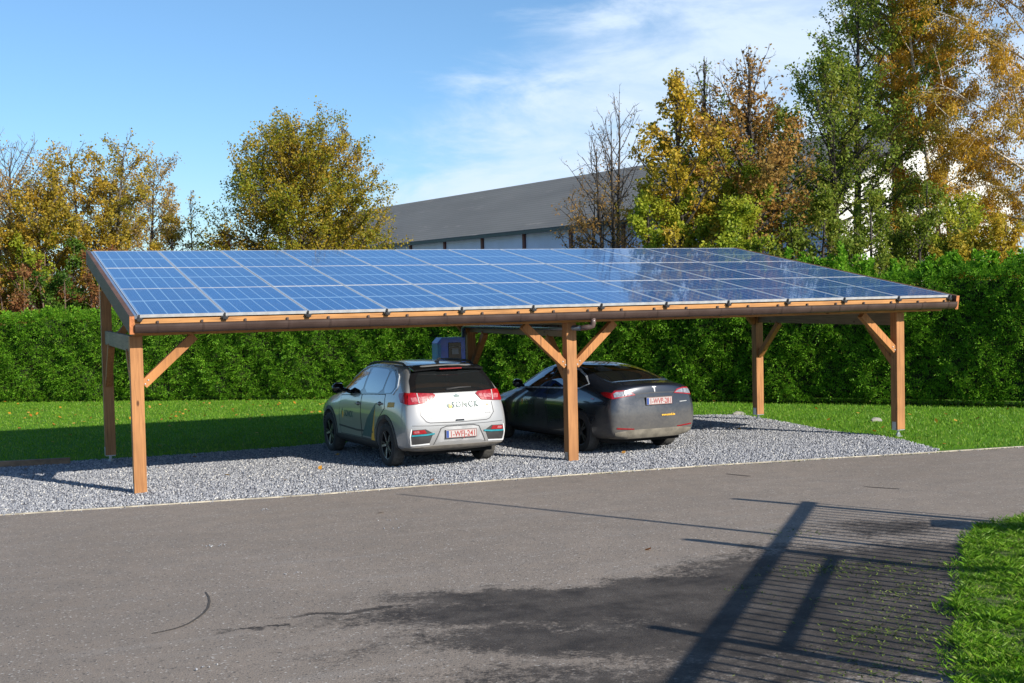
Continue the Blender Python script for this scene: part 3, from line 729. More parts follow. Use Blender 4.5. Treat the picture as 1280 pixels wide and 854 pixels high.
# ------------------------------------------------------------------ hedge
m_hedge = foliage('hedge foliage', [(0, (.04, .14, .008)), (.5, (.12, .30, .014)), (.85, (.21, .42, .025)), (.975, (.32, .48, .05)), (.99, (.30, .16, .05)), (1, (.26, .12, .04))], trans=.35, clump=1.3, clump_cols=[(.3, (.085, .24, .013)), (.7, (.21, .43, .025))], rough=.55, cl_amt=.4)
m_hcore = simple('hedge core shade', (.018, .022, .010), .95, var=.4, scale=20)  # near-black colour stands in for shade deep in the hedge
line = [(-9, 29.4), (-2.82, 25.05), (3.89, 20.2), (8.81, 16.48), (14.3, 9.74), (16.64, 6.55), (18.64, 3.5), (19.9, 1.7), (21.6, -1.2)]
pts = []; seg = []
tot = 0; cum = [0]
for a, b_ in zip(line[:-1], line[1:]): tot += math.dist(a, b_); cum.append(tot)
def hpos(u):
    x = np.interp(u, cum, [p[0] for p in line]); y = np.interp(u, cum, [p[1] for p in line]); return x, y
def hnorm(u):
    x0, y0 = hpos(np.maximum(u - 1.2, 0)); x1, y1 = hpos(np.minimum(u + 1.2, tot)); dx, dy = x1 - x0, y1 - y0; L = np.hypot(dx, dy) + 1e-6
    return dx / L, dy / L, dy / L, -dx / L      # along, outward?
def hheight(u):
    return np.interp(u, [0, 8, 22, 34, tot], [2.55, 2.58, 2.66, 2.92, 3.05]) + .06 * np.sin(u * 1.9) + .05 * np.sin(u * 5.3 + 1)
def lumps(u, z):
    return .10 * np.sin(u * 2.7 + 1.5 * np.sin(z * 2.1)) + .07 * np.sin(u * 6.1 + z * 4.3) + .05 * np.sin(u * 11.3 - z * 7.7 + 2)
hedge = empty('hedge', (8.8, 16.9, gz(8.8, 16.9))); tag(hedge, 'tall dense clipped green hedge running right across behind the carport', 'hedge')
hl = np.array(hedge.location)
# outward = toward the yard (photo side)
def hpt(u, off, z):
    x, y = hpos(u); ax_, ay_, nx_, ny_ = hnorm(u)
    s = np.where(nx_ * (-.4) + ny_ * (-.9) > 0, 1, -1); nx_, ny_ = nx_ * s, ny_ * s
    X = x + nx_ * off; Y = y + ny_ * off
    G_ = .0183 - .00411 * np.clip(X, -40, 60) - .0174 * np.clip(Y, -30, 30)
    return np.stack([X, Y, G_ + z], -1), np.stack([nx_, ny_, np.zeros_like(nx_)], -1), np.stack([ax_, ay_, np.zeros_like(ax_)], -1)
# dark core: closed shell coloured as the shade behind the leaves
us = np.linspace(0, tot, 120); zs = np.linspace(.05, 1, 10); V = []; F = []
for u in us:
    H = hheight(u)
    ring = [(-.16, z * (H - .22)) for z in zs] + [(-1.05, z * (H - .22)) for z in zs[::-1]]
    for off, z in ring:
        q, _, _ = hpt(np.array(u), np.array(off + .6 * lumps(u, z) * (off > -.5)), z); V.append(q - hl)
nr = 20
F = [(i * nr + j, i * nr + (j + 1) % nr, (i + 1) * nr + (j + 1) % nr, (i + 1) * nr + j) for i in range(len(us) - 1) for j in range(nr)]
np_mesh('shade_core', np.array(V), np.array(F), m_hcore, hedge)
def sprays(n, front=True, k=9):
    """drooping fans of small scaly leaves, k leaves to a fan"""
    u = rng.uniform(0, tot, n); H = hheight(u)
    if front:
        z = rng.uniform(.02, 1, n) ** .95 * H; off = lumps(u, z) - np.abs(rng.normal(0, .07, n)) - .45 * np.clip((z - H + .3) / .3, 0, 1) * rng.uniform(0, 1, n) - .08 * np.clip((.35 - z) / .35, 0, 1)
    else:
        off = -rng.uniform(-.02, 1.1, n); z = H - .04 + rng.normal(0, .04, n) + .05 * np.sin(u * 7) - .16 * np.clip((off + .15) / .2, 0, 1) ** 2
    P, No, Al = hpt(u, off, z)
    vis = visible(P, 100)
    P, No, Al = P[vis], No[vis], Al[vis]; N = len(P)
    D = No * rng.uniform(.25, .8, N)[:, None] * (1 if front else .4) + Al * rng.normal(.45, .45, N)[:, None]; D[:, 2] += rng.normal(.22 if front else .8, .28, N)
    D /= np.linalg.norm(D, axis=1)[:, None]
    S = np.cross(D, No * .6 + rng.normal(0, .25, (N, 3)) + np.array([0, 0, .35])); S /= np.linalg.norm(S, axis=1)[:, None]
    L = rng.uniform(.12, .26, N)
    rep = lambda a: np.repeat(a, k, 0)
    s = np.tile(np.linspace(0, 1, k), N) ; side = np.tile(np.array([(-1) ** i for i in range(k)]), N)
    P, D, S, L = rep(P), rep(D), rep(S), rep(L); M = len(P)
    B = P + D * (L * s)[:, None] + np.array([0, 0, -1.0]) * (L * s * s * .35)[:, None] + rng.normal(0, .008, (M, 3))
    d = D * .7 + S * (side * (1.0 - s * .75))[:, None] + rng.normal(0, .18, (M, 3)); d[:, 2] -= .15; d /= np.linalg.norm(d, axis=1)[:, None]
    nn = np.cross(D, S) + rng.normal(0, .25, (M, 3)); w = np.cross(d, nn); w /= np.linalg.norm(w, axis=1)[:, None]
    l = (L * .30 * (1.1 - s * .5) * rng.uniform(.7, 1.2, M))[:, None]; ww = l * .24
    return np.stack([B, B + d * l * .5 + w * ww, B + d * l, B + d * l * .5 - w * ww], 1)
Q = np.concatenate([sprays(64000), sprays(16000, False)])
# shoots sticking out of the top, taller towards the right end
def shoots(n, u0, u1, h0, h1):
    out = []
    u = rng.uniform(u0, u1, n); off = -rng.uniform(.0, 1.0, n)
    for ui, oi in zip(u, off):
        h = rng.uniform(h0, h1); k = int(h / .0045); s = rng.uniform(0, 1, k)
        z = hheight(ui) - .1 + s * h
        P, No, Al = hpt(np.full(k, ui), np.full(k, oi), z)
        rad = .14 * (1 - s) * h / .5 + .02
        D = rng.normal(0, 1, (k, 3)); D[:, 2] = np.abs(D[:, 2]) * .6 + .5; D /= np.linalg.norm(D, axis=1)[:, None]
        P = P + D * np.array([1, 1, .2]) * rad[:, None] * rng.uniform(0, 1, (k, 1)) + np.array([rng.normal(0, .1), rng.normal(0, .1), 0]) * s[:, None]
        S = np.cross(D, rng.normal(0, 1, (k, 3))); S /= np.linalg.norm(S, axis=1)[:, None]
        L = rng.uniform(.06, .12, k)[:, None]; W_ = L * .28
        out.append(np.stack([P, P + D * L * .5 + S * W_, P + D * L, P + D * L * .5 - S * W_], 1))
    return np.concatenate(out)
Q = np.concatenate([Q, shoots(150, 4, 24, .18, .38), shoots(110, 30.5, 40, .3, .60), shoots(14, 31.0, 34.5, .5, .9)])
V = Q.reshape(-1, 3) - hl
np_mesh('foliage', V, np.arange(len(V)).reshape(-1, 4), m_hedge, hedge)
# ------------------------------------------------------------------ trees
def bark(name, c): return simple(name, c, .9, var=.35, scale=10, bump=.5, bscale=30)
bk_grey = bark('grey bark', (.11, .095, .08)); bk_dark = bark('dark bark', (.055, .045, .038)); bk_birch = bark('birch bark', (.42, .38, .33)); bk_brown = bark('brown bark', (.13, .085, .06))
def leafmat(name, stops, cl, amt=.5, tr=.45): return foliage(name, stops, trans=tr, clump=.7, clump_cols=cl, cl_amt=amt)
lf_maple = leafmat('maple leaves', [(0, (0.140, 0.182, 0.017)), (.45, (0.280, 0.280, 0.023)), (.75, (0.476, 0.336, 0.034)), (1, (0.588, 0.364, 0.057))], [(.36, (0.154, 0.224, 0.017)), (.5, (0.336, 0.280, 0.023)), (.64, (0.476, 0.266, 0.034))])
lf_olive = leafmat('olive yellow leaves', [(0, (0.168, 0.182, 0.023)), (.5, (0.364, 0.280, 0.034)), (1, (0.672, 0.448, 0.069))], [(.38, (0.224, 0.238, 0.023)), (.6, (0.588, 0.350, 0.034))])
lf_pale = leafmat('pale brown leaves', [(0, (0.308, 0.224, 0.069)), (.6, (0.476, 0.322, 0.103)), (1, (0.616, 0.448, 0.172))], [(.4, (0.280, 0.210, 0.069)), (.6, (0.532, 0.322, 0.092))])
lf_brown = leafmat('russet leaves', [(0, (.22, .12, .04)), (.5, (.42, .24, .06)), (1, (.60, .38, .11))], [(.36, (.20, .17, .04)), (.5, (.36, .20, .05)), (.64, (.56, .32, .08))], .6)
lf_yellow = leafmat('yellow leaves', [(0, (0.224, 0.238, 0.023)), (.4, (0.532, 0.378, 0.034)), (1, (0.750, 0.504, 0.069))], [(.36, (0.140, 0.182, 0.017)), (.5, (0.420, 0.336, 0.034)), (.64, (0.700, 0.392, 0.046))], .55)
lf_green = leafmat('green leaves', [(0, (.09, .15, .018)), (.5, (.19, .27, .03)), (.85, (.32, .38, .06)), (1, (.50, .40, .08))], [(.38, (.10, .17, .02)), (.55, (.24, .31, .04)), (.7, (.42, .34, .06))])
lf_dark = leafmat('dark green leaves', [(0, (0.042, 0.112, 0.014)), (.6, (0.105, 0.203, 0.027)), (1, (0.231, 0.345, 0.044))], [(.4, (0.042, 0.122, 0.014)), (.6, (0.147, 0.244, 0.030))])
lf_mixed = leafmat('green and gold leaves', [(0, (0.126, 0.203, 0.018)), (.5, (0.294, 0.365, 0.030)), (1, (0.600, 0.550, 0.060))], [(.38, (0.126, 0.223, 0.021)), (.52, (0.315, 0.386, 0.030)), (.68, (0.600, 0.550, 0.060))], .6)
lf_orange = leafmat('birch leaves orange', [(0, (.34, .22, .025)), (.5, (.60, .35, .035)), (1, (.75, .50, .09))], [(.38, (.30, .27, .04)), (.6, (.68, .36, .035))], .55)
lf_red = leafmat('reddish twigs and leaves', [(0, (0.196, 0.070, 0.034)), (.6, (0.336, 0.126, 0.057)), (1, (0.392, 0.280, 0.069))], [(.4, (0.168, 0.112, 0.034)), (.6, (0.336, 0.126, 0.057))])

def unit(v): return v / (np.linalg.norm(v) + 1e-9)
def tree(name, label, base, H, Rc, leaf_m, bark_m, nleaf, lsize, seed, low=.22, prof='oval', droop=0., stems=1, nb=44, rtrunk=None, spread=1.0, top_bare=0., group=None, cat='tree', up=.5, twig_bare=False, gap=.35, lean=(0, 0)):
    r = np.random.default_rng(seed); Rc *= 1.32; nleaf = int(nleaf * 2.3); lsize *= .88
    root = empty(name, base); tag(root, label, cat, group)
    mb = MB(); ends = []; rt = rtrunk or H * .016
    def profile(t_):
        if prof == 'oval': return math.sin(math.pi * min(1, (t_ * .88 + .12)) ** .85) ** .7
        if prof == 'ball': return math.sqrt(max(.02, 1 - ((t_ - .42) / .62) ** 2)) * .95
        if prof == 'round': return max(.05, 1 - (2 * t_ - .85) ** 2 / 1.5) if t_ < .97 else .3
        if prof == 'cone': return (1 - t_) ** .8 * .9 + .12
        if prof == 'column': return min(1, .55 + t_) * (1 - t_ ** 3) + .1
        return 1
    for s_ in range(stems):
        a0 = 6.28 * s_ / max(1, stems) + r.uniform(0, 1); off = np.array([math.cos(a0), math.sin(a0)]) * (0 if stems == 1 else .25)
        leanv = np.array([math.cos(a0), math.sin(a0)]) * (0 if stems == 1 else r.uniform(.05, .22)) * Rc * 1.6 + np.array(lean)
        Hs = H * (1 if s_ == 0 else r.uniform(.75, .97)); n = 9; wob = np.cumsum(r.normal(0, .018 * H / 8, (n, 2)), 0)
        tp = [np.array([off[0] + leanv[0] * (i / (n - 1)) + wob[i][0] * (i > 0), off[1] + leanv[1] * (i / (n - 1)) + wob[i][1] * (i > 0), Hs * i / (n - 1) - (.1 if i == 0 else 0)]) for i in range(n)]
        tr_ = [rt * (1.25 if i == 0 else 1) * (1 - i / (n - 1)) ** .75 / (stems ** .4) + .008 for i in range(n)]
        mb.tube(tp, tr_, 8)
        nbs = max(8, nb // stems)
        for b_ in range(nbs):
            tt = (b_ + r.uniform(0, 1)) / nbs; h = low + (1 - low) * tt * .97
            x = h * (n - 1); i0 = min(int(x), n - 2); fr = x - i0; p0 = tp[i0] * (1 - fr) + tp[i0 + 1] * fr
            az_ = b_ * 2.4 + r.uniform(-.5, .5) + s_
            L = Rc * profile(tt) * (r.uniform(.65, 1.12) if prof != 'ball' else r.uniform(.85, 1.08)) * (1 if stems == 1 else .75)
            el_ = R(10) + R(62) * tt ** 1.3 * min(1.15, up * 1.35) + r.normal(0, .13)
            d = np.array([math.cos(az_) * math.cos(el_), math.sin(az_) * math.cos(el_), math.sin(el_)])
            k = 6; bp = [p0]; dd = d.copy(); st = L / (k - 1)
            for q in range(k - 1):
                dd = unit(dd + r.normal(0, .10, 3) + np.array([0, 0, (.10 * up - droop * .30 * (q / k))])); bp.append(bp[-1] + dd * st)
            rb = max(.010, rt * .42 * (1 - tt * .6) * L / Rc / (stems ** .3))
            mb.tube(bp, [rb * (1 - q / k) ** 1.1 + .005 for q in range(k)], 5, cap=False)
            wgt = 1 if r.uniform() > gap * .7 else r.uniform(.08, .4)
            if tt > 1 - top_bare: wgt *= .06
            nt_ = max(4, int(L / .28))
            for q in range(nt_):
                s0 = .22 + .78 * (q + r.uniform(0, 1)) / nt_; xx = s0 * (k - 1); j = min(int(xx), k - 2); pt = bp[j] * (1 - (xx - j)) + bp[j + 1] * (xx - j)
                base_d = unit(bp[j + 1] - bp[j]); sd_ = unit(base_d * .6 + r.normal(0, .55, 3) + np.array([0, 0, .18 - droop * .5])); l2 = L * r.uniform(.18, .36) * (1.15 - s0 * .5) + .12
                m1 = pt + sd_ * l2 * .5; sd2 = unit(sd_ + r.normal(0, .2, 3) + np.array([0, 0, .1 - droop * 1.1])); m2 = m1 + sd2 * l2 * .5 * (1 + droop)
                mb.tube([pt, m1, m2], [.009 + rb * .12, .006, .003], 3, cap=False)
                ends.append((pt, m1, m2, wgt * l2))
                if twig_bare or droop:
                    for _ in range(2):
                        a_ = m1 + (m2 - m1) * r.uniform(-.5, .6); e_ = a_ + unit(sd2 + r.normal(0, .45, 3) + np.array([0, 0, .15 - droop])) * l2 * .4
                        mb.tube([a_, e_], [.005, .003], 3, cap=False); ends.append((a_, (a_ + e_) / 2, e_, wgt * l2 * .5))
    tr = mb.build('trunk', bark_m, root)
    if nleaf:
        Wt = np.array([e[3] for e in ends]); Wt /= Wt.sum(); idx = r.choice(len(ends), nleaf, p=Wt)
        E0 = np.array([e[0] for e in ends])[idx]; E1 = np.array([e[1] for e in ends])[idx]; E2 = np.array([e[2] for e in ends])[idx]
        s = r.uniform(0, 1, (nleaf, 1)) ** .8
        P = np.where(s < .5, E0 + (E1 - E0) * s * 2, E1 + (E2 - E1) * (s * 2 - 1)) + r.normal(0, .05 + .012 * Rc, (nleaf, 3))
        nrm = r.normal(0, 1, (nleaf, 3)); nrm[:, 2] += .5; nrm /= np.linalg.norm(nrm, axis=1)[:, None]
        a = np.cross(nrm, r.normal(0, 1, (nleaf, 3))); a /= np.linalg.norm(a, axis=1)[:, None]; b = np.cross(nrm, a)
        if droop: a = a * .6 + np.array([0, 0, -.6]); a /= np.linalg.norm(a, axis=1)[:, None]
        L = lsize * r.uniform(.55, 1.25, (nleaf, 1)); W_ = L * r.uniform(.5, .8, (nleaf, 1))
        V = np.stack([P, P + a * L * .5 + b * W_ * .5 + nrm * L * .08, P + a * L, P + a * L * .5 - b * W_ * .5 + nrm * L * .08], 1).reshape(-1, 3)
        np_mesh('crown', V, np.arange(len(V)).reshape(-1, 4), leaf_m, root)
    return root
def place(px, dist, top_py):
    """foot of a tree whose top shows at photo pixel (px, top_py) and that stands dist metres off; returns base and height"""
    q = at(px, top_py, dist); g = gz(q.x, q.y) - .02
    return (q.x, q.y, g), q.z - g
def T(px, dist, top, name, label, *a, **k):
    b, H = place(px, dist, top); return tree(name, label, b, H, *a, **k)
gL = 'autumn trees beyond the left part of the hedge'
T(12, 46, 200, 'autumn_tree', 'grey brown half bare tree cut by the left edge of the photo', 2.5, lf_pale, bk_grey, 8500, .10, 11, low=.2, prof='ball', nb=70, twig_bare=True, group=gL, top_bare=.2)
T(-55, 44, 190, 'autumn_tree', 'brown tree just outside the left edge', 2.4, lf_pale, bk_grey, 5000, .13, 19, group=gL)
T(112, 44, 176, 'autumn_tree', 'tall olive yellow tree, highest of those above the hedge at far left', 2.3, lf_olive, bk_grey, 12000, .11, 12, low=.2, prof='ball', nb=80, stems=2, group=gL, top_bare=.07)
T(48, 43, 225, 'autumn_tree', 'lower olive tree between the far left pair, thin at the top', 1.8, lf_olive, bk_grey, 6500, .13, 29, low=.2, group=gL, top_bare=.12)
T(168, 47, 206, 'autumn_tree', 'pale tan feathery tree just right of the tall olive yellow one', 2.2, lf_pale, bk_grey, 11000, .10, 13, low=.15, prof='ball', nb=76, stems=2, group=gL)
T(214, 46, 268, 'autumn_tree', 'small sparse yellowish tree left of the bare sapling', 1.1, lf_olive, bk_grey, 2200, .12, 14, low=.2, group=gL)
T(236, 45, 238, 'bare_sapling', 'thin nearly leafless sapling left of the big round maple', .85, lf_olive, bk_grey, 160, .11, 15, low=.3, prof='cone', nb=30, group=None, twig_bare=True, up=.8, rtrunk=.035)
T(262, 42, 288, 'russet_bush', 'dark russet bush at the foot of the big round maple', 1.3, lf_red, bk_brown, 5200, .11, 16, low=.1, stems=3, cat='bush')
T(374, 43, 196, 'maple_tree', 'big round green and gold maple standing free behind the left half of the roof', 2.95, lf_maple, bk_dark, 46000, .105, 17, low=.10, prof='ball', nb=120, gap=.04, up=.60)
gS = 'shrubs showing just above the hedge at left'
for i, (px, top, m, lab, n_) in enumerate([(20, 318, lf_red, 'red brown twiggy shrub above the hedge at the left edge', 3800), (78, 300, lf_dark, 'dark green shrub beneath the tall olive yellow tree', 4200), (128, 306, lf_red, 'reddish shrub above the hedge beside the roof corner', 3800), (45, 285, lf_mixed, 'green and gold shrub behind the red brown one at left', 4200), (-20, 300, lf_yellow, 'yellow shrub at the very left edge', 3000), (170, 290, lf_olive, 'olive shrub hidden behind the left end of the roof', 3000)]):
    T(px, 41 + i * .35, top, 'shrub', lab, 1.35, m, bk_brown, n_, .11, 40 + i, low=.08, stems=3, nb=30, group=gS, cat='shrub', twig_bare=True, gap=.5)
gR = 'trees beyond the right part of the hedge'
T(765, 42, 128, 'autumn_tree', 'almost bare tree with a few brown leaves in front of the warehouse', 2.3, lf_brown, bk_dark, 3300, .09, 21, low=.14, stems=3, nb=84, prof='ball', up=.72, twig_bare=True, top_bare=.45, group=gR)
T(728, 43, 238, 'autumn_tree', 'low spreading thin tree with brown leaves left of the bare one', 1.6, lf_brown, bk_dark, 1700, .09, 22, low=.1, stems=3, nb=44, up=.6, twig_bare=True, group=gR)
T(848, 33, 84, 'autumn_tree', 'slim golden yellow tree standing right of the almost bare tree', 1.5, lf_yellow, bk_dark, 6500, .12, 23, low=.12, prof='column', nb=54, group=gR, up=.8, gap=.3, top_bare=.06)
T(882, 34.5, 70, 'autumn_tree', 'dark stemmed tree with bare top just behind the golden one', 1.6, lf_mixed, bk_dark, 4600, .11, 24, low=.12, prof='oval', nb=54, twig_bare=True, top_bare=.36, group=gR, up=.95)
T(822, 33, 200, 'autumn_tree', 'low green and gold tree at the foot of the golden one', 1.4, lf_mixed, bk_dark, 8500, .11, 34, low=.1, stems=2, prof='oval', nb=40, group=gR, gap=.2)
T(938, 34, 62, 'autumn_tree', 'russet tree with bare upper twigs left of the tall green one', 2.0, lf_brown, bk_dark, 6500, .12, 25, low=.2, prof='oval', nb=56, twig_bare=True, top_bare=.26, group=gR, up=.9)
T(915, 32.5, 205, 'autumn_tree', 'gold and green bushy tree below the russet one', 1.7, lf_mixed, bk_dark, 12000, .11, 35, low=.08, stems=2, nb=46, group=gR, gap=.18)
T(975, 35.5, 130, 'leafy_tree', 'dark green leafy tree left of the tallest green tree', 2.0, lf_green, bk_dark, 9000, .11, 26, low=.06, nb=58, group=gR, gap=.15)
T(1012, 33, 232, 'leafy_tree', 'lower bright green tree in front of the dark green one', 1.2, lf_green, bk_dark, 5200, .11, 36, low=.06, nb=44, stems=2, group=gR, gap=.2)
T(1062, 36, -30, 'leafy_tree', 'tallest green tree with golden top reaching the upper edge', 2.8, lf_green, bk_dark, 12500, .11, 27, low=.34, prof='oval', nb=84, stems=2, group=gR, up=.8, gap=.28)
T(1120, 39, -170, 'leafy_tree', 'green and gold tree behind the tallest green one', 2.3, lf_mixed, bk_dark, 10500, .12, 28, low=.44, prof='oval', nb=60, group=gR, up=.8, gap=.3)
T(1085, 31, 235, 'leafy_tree', 'thin young green tree in front of the white gable', 1.4, lf_green, bk_dark, 5600, .10, 37, low=.05, nb=34, stems=2, group=gR, gap=.4)
T(1150, 32, 225, 'leafy_tree', 'sparse dark tree in front of the right part of the white gable', 1.7, lf_green, bk_dark, 6500, .10, 38, low=.05, nb=34, stems=2, group=gR, gap=.4)
T(1195, 37, -190, 'birch_tree', 'orange birch with hanging twigs and a pale leaning stem', 2.6, lf_orange, bk_birch, 44000, .085, 30, low=.16, droop=.55, nb=64, stems=2, group=gR, up=.7, gap=.2, lean=(-1.3, .6), rtrunk=.10)
T(1290, 35, -260, 'birch_tree', 'brown orange birch at the right edge of the photo', 2.8, lf_orange, bk_birch, 40000, .085, 31, low=.12, droop=.6, nb=64, rtrunk=.11, group=gR, up=.65, gap=.2)
T(1380, 36, -260, 'birch_tree', 'birch just outside the right edge', 2.4, lf_orange, bk_birch, 11000, .09, 32, low=.2, droop=.5, nb=50, group=gR)
T(1245, 31, 262, 'yellow_bush', 'bright yellow bush above the hedge at the right edge', 1.5, lf_yellow, bk_brown, 9000, .10, 33, low=.08, stems=3, nb=40, cat='bush', gap=.2)
T(1190, 32.5, 285, 'yellow_bush', 'smaller yellow green bush left of the bright yellow one', 1.1, lf_mixed, bk_brown, 5200, .10, 39, low=.08, stems=3, nb=36, cat='bush', gap=.2)
T(1215, 33, 238, 'leafy_tree', 'small dark green tree under the birches in front of the white wall', 1.5, lf_mixed, bk_dark, 5200, .10, 51, low=.06, nb=44, stems=2, group=gR, gap=.3)
T(1120, 33.5, 262, 'leafy_tree', 'low thin stemmed green tree between the two young ones before the gable', 1.3, lf_green, bk_dark, 3600, .10, 52, low=.1, nb=38, stems=3, group=gR, gap=.4)
# ------------------------------------------------------------------ cars
m_rub, t, p, out = material('tyre rubber')
p.inputs['Base Color'].default_value = (.022, .022, .023, 1); p.inputs['Roughness'].default_value = .85
m_rubd = simple('dusty tread', (.085, .080, .072), .95, var=.35, scale=14, bump=.5, bscale=40)
m_rimd = simple('dark alloy', (.035, .037, .04), .35, metal=.6, var=.05); m_rims = simple('bright alloy', (.35, .36, .38), .3, metal=.9, var=.05)
m_plast = simple('black plastic', (.028, .028, .029), .6, var=.15); m_well = simple('wheel well', (.012, .012, .012), .95)
m_glass, t, p, out = material('tinted glass')
p.inputs['Base Color'].default_value = (.010, .012, .013, 1); p.inputs['Roughness'].default_value = .02; p.inputs['Specular IOR Level'].default_value = 1.0; p.inputs['Coat Weight'].default_value = 1.0; p.inputs['Coat IOR'].default_value = 1.8; p.inputs['Coat Roughness'].default_value = .01
m_chrome = simple('bright trim', (.62, .68, .75), .25, metal=.35, var=.03); m_gloss = simple('gloss black', (.008, .008, .009), .08, coat=.5, var=.02)
m_redl = simple('red lamp', (.27, .006, .010), .2, coat=.6, var=.12, scale=25); m_pinkl = simple('clear lamp pieces', (.36, .11, .12), .2, var=.3, scale=40); m_greyl = simple('clear grey lamp', (.20, .22, .25), .15, coat=1, var=.3, scale=30)
m_plate = simple('plate white', (.42, .40, .385), .45, var=.04); m_pred = simple('plate red', (.30, .035, .03), .5, var=.05); m_eu = simple('plate blue', (.02, .06, .25), .45, var=.05)
m_tealt = simple('teal strip', (.02, .22, .27), .3); m_letter = simple('dark teal lettering', (.018, .075, .085), .45, var=.05); m_yel = simple('yellow film', (.75, .42, .03), .45, var=.05); m_white2 = simple('white film', (.75, .76, .76), .5); m_seam = simple('door gap', (.035, .037, .040), .7)
m_light = simple('pale grey lettering', (.35, .36, .36), .5)

def paint(name, col, metal, dirt, d0, d1, dcol=(.16, .14, .115), rough=.3, amt=.8):
    m, t, p, out = material(name)
    tc = t.new('ShaderNodeTexCoord').outputs['Object']; s = t.new('ShaderNodeSeparateXYZ'); t.l.new(tc, s.inputs[0])
    n = t.noise(tc, 2.5, 6, .65); n2 = t.noise(tc, 26, 4)
    z = t.math('ADD', t.math('ADD', s.outputs[2], t.range(s.outputs[1], -.72, -.3, 0, .35)), t.math('MULTIPLY', t.math('SUBTRACT', n.outputs[0], .5), .45))
    f = t.math('MULTIPLY', t.range(z, d0, d1, amt, dirt), t.range(n2.outputs[0], .3, .7, .75, 1.0))
    t.l.new(t.mix(f, col, dcol), p.inputs['Base Color'])
    t.l.new(t.range(f, 0, .8, rough, .85), p.inputs['Roughness']); t.l.new(t.range(f, 0, .6, metal, 0), p.inputs['Metallic'])
    t.l.new(t.range(f, 0, .7, 1, .1), p.inputs['Coat Weight']); p.inputs['Coat Roughness'].default_value = .03
    return m
m_silver = paint('silver white paint', (.33, .332, .335), .30, .07, .28, .50, amt=.55)
m_navy = paint('black blue paint', (.007, .013, .026), .3, .06, .22, 1.0, dcol=(.13, .12, .105), rough=.22, amt=.9)

ROWN = 11
def car_body(rings, caps, mats, wheels, wr, crease=(), tail=()):
    """rings: tail to nose, each 11 points (w,l,z) from the underside centre round to the roof centre"""
    V = []; F = []; rows = []
    def ring_idx(ring):
        b = len(V); n = len(ring)
        for (w, l, z) in ring: V.append((-w, l, z))
        for (w, l, z) in ring[1:-1][::-1]: V.append((w, l, z))
        return b
    bs = [ring_idx(r_) for r_ in rings]; N = 2 * ROWN - 2
    for a, b in zip(bs[:-1], bs[1:]):
        for k in range(N): F.append((a + k, a + (k + 1) % N, b + (k + 1) % N, b + k))
    for end, cap in ((0, caps[0]), (-1, caps[1])):
        # inner cap ring for rows 1..9 then straight across
        b = bs[end]; Lo = [b + k for k in range(1, 10)]; Ro = [b + N - k for k in range(1, 10)]
        li = []; ri = []; mi_ = []
        for (w, l, z) in cap:
            li.append(len(V)); V.append((-w, l, z)); ri.append(len(V)); V.append((w, l, z)); mi_.append(len(V)); V.append((0, l - (.02 if end == 0 else -.04), z))
        for k in range(8):
            F.append((Lo[k], Lo[k + 1], li[k + 1], li[k])); F.append((Ro[k], Ro[k + 1], ri[k + 1], ri[k]))
            F.append((li[k], li[k + 1], mi_[k + 1], mi_[k])); F.append((ri[k], ri[k + 1], mi_[k + 1], mi_[k]))
        F.append((Lo[0], li[0], mi_[0], b)); F.append((Ro[0], ri[0], mi_[0], b))
        F.append((Lo[8], li[8], mi_[8], b + 10)); F.append((Ro[8], ri[8], mi_[8], b + 10))
    me = bpy.data.meshes.new('body_cage'); me.from_pydata(V, [], F)
    bm = bmesh.new(); bm.from_mesh(me)
    bmesh.ops.recalc_face_normals(bm, faces=bm.faces)
    cl_ = bm.edges.layers.float.new('crease_edge')
    bm.verts.ensure_lookup_table()
    for e in bm.edges:
        i, j = e.verts[0].index, e.verts[1].index
        for (row, val) in crease:
            ok = lambda i_: i_ < len(bs) * N and ((i_ % N) == row or (i_ % N) == N - row)
            if ok(i) and ok(j): e[cl_] = val
        if i < N and j < N:
            ri_, rj_ = min(i, N - i), min(j, N - j)
            for (lo, hi, val) in tail:
                if lo <= ri_ <= hi and lo <= rj_ <= hi: e[cl_] = val
    bm.to_mesh(me); bm.free()
    for m in mats: me.materials.append(m)
    o = bpy.data.objects.new('tmp', me); COL.objects.link(o)
    ss = o.modifiers.new('s', 'SUBSURF'); ss.levels = 3; ss.render_levels = 3
    cut = []
    for (x, y, z, r_, half) in wheels:
        mb = MB(); mb.lathe_x([(-half, r_), (half, r_)], 40, cx=x)
        n = 40
        mb.f.append(tuple(range(n))[::-1]); mb.m.append(0); mb.f.append(tuple(range(n, 2 * n))); mb.m.append(0)
        mb.v = [(a, b_ + y, c + z) for a, b_, c in mb.v]
        c_ = mb.build('cut', [mats[0], mats[1]]); c_.data.polygons.foreach_set('material_index', [1] * len(c_.data.polygons))
        bo = o.modifiers.new('b', 'BOOLEAN'); bo.operation = 'DIFFERENCE'; bo.solver = 'EXACT'; bo.object = c_; cut.append(c_)
    dg = bpy.context.evaluated_depsgraph_get(); dg.update()
    fin = bpy.data.meshes.new_from_object(o.evaluated_get(dg))
    for b_ in list(o.modifiers):
        if b_.type == 'BOOLEAN': o.modifiers.remove(b_)
    dg.update()
    tmpm = bpy.data.meshes.new_from_object(o.evaluated_get(dg))
    uncut = BVHTree.FromPolygons([v.co.copy() for v in tmpm.vertices], [tuple(p_.vertices) for p_ in tmpm.polygons])
    for c_ in cut: bpy.data.objects.remove(c_)
    bpy.data.objects.remove(o)
    fin.polygons.foreach_set('use_smooth', [True] * len(fin.polygons))
    # keep shading crisp at cut edges
    bm = bmesh.new(); bm.from_mesh(fin)
    for e in bm.edges:
        if len(e.link_faces) == 2 and e.calc_face_angle(0) > R(38): e.smooth = False
    bm.to_mesh(fin); bm.free()
    return fin, uncut

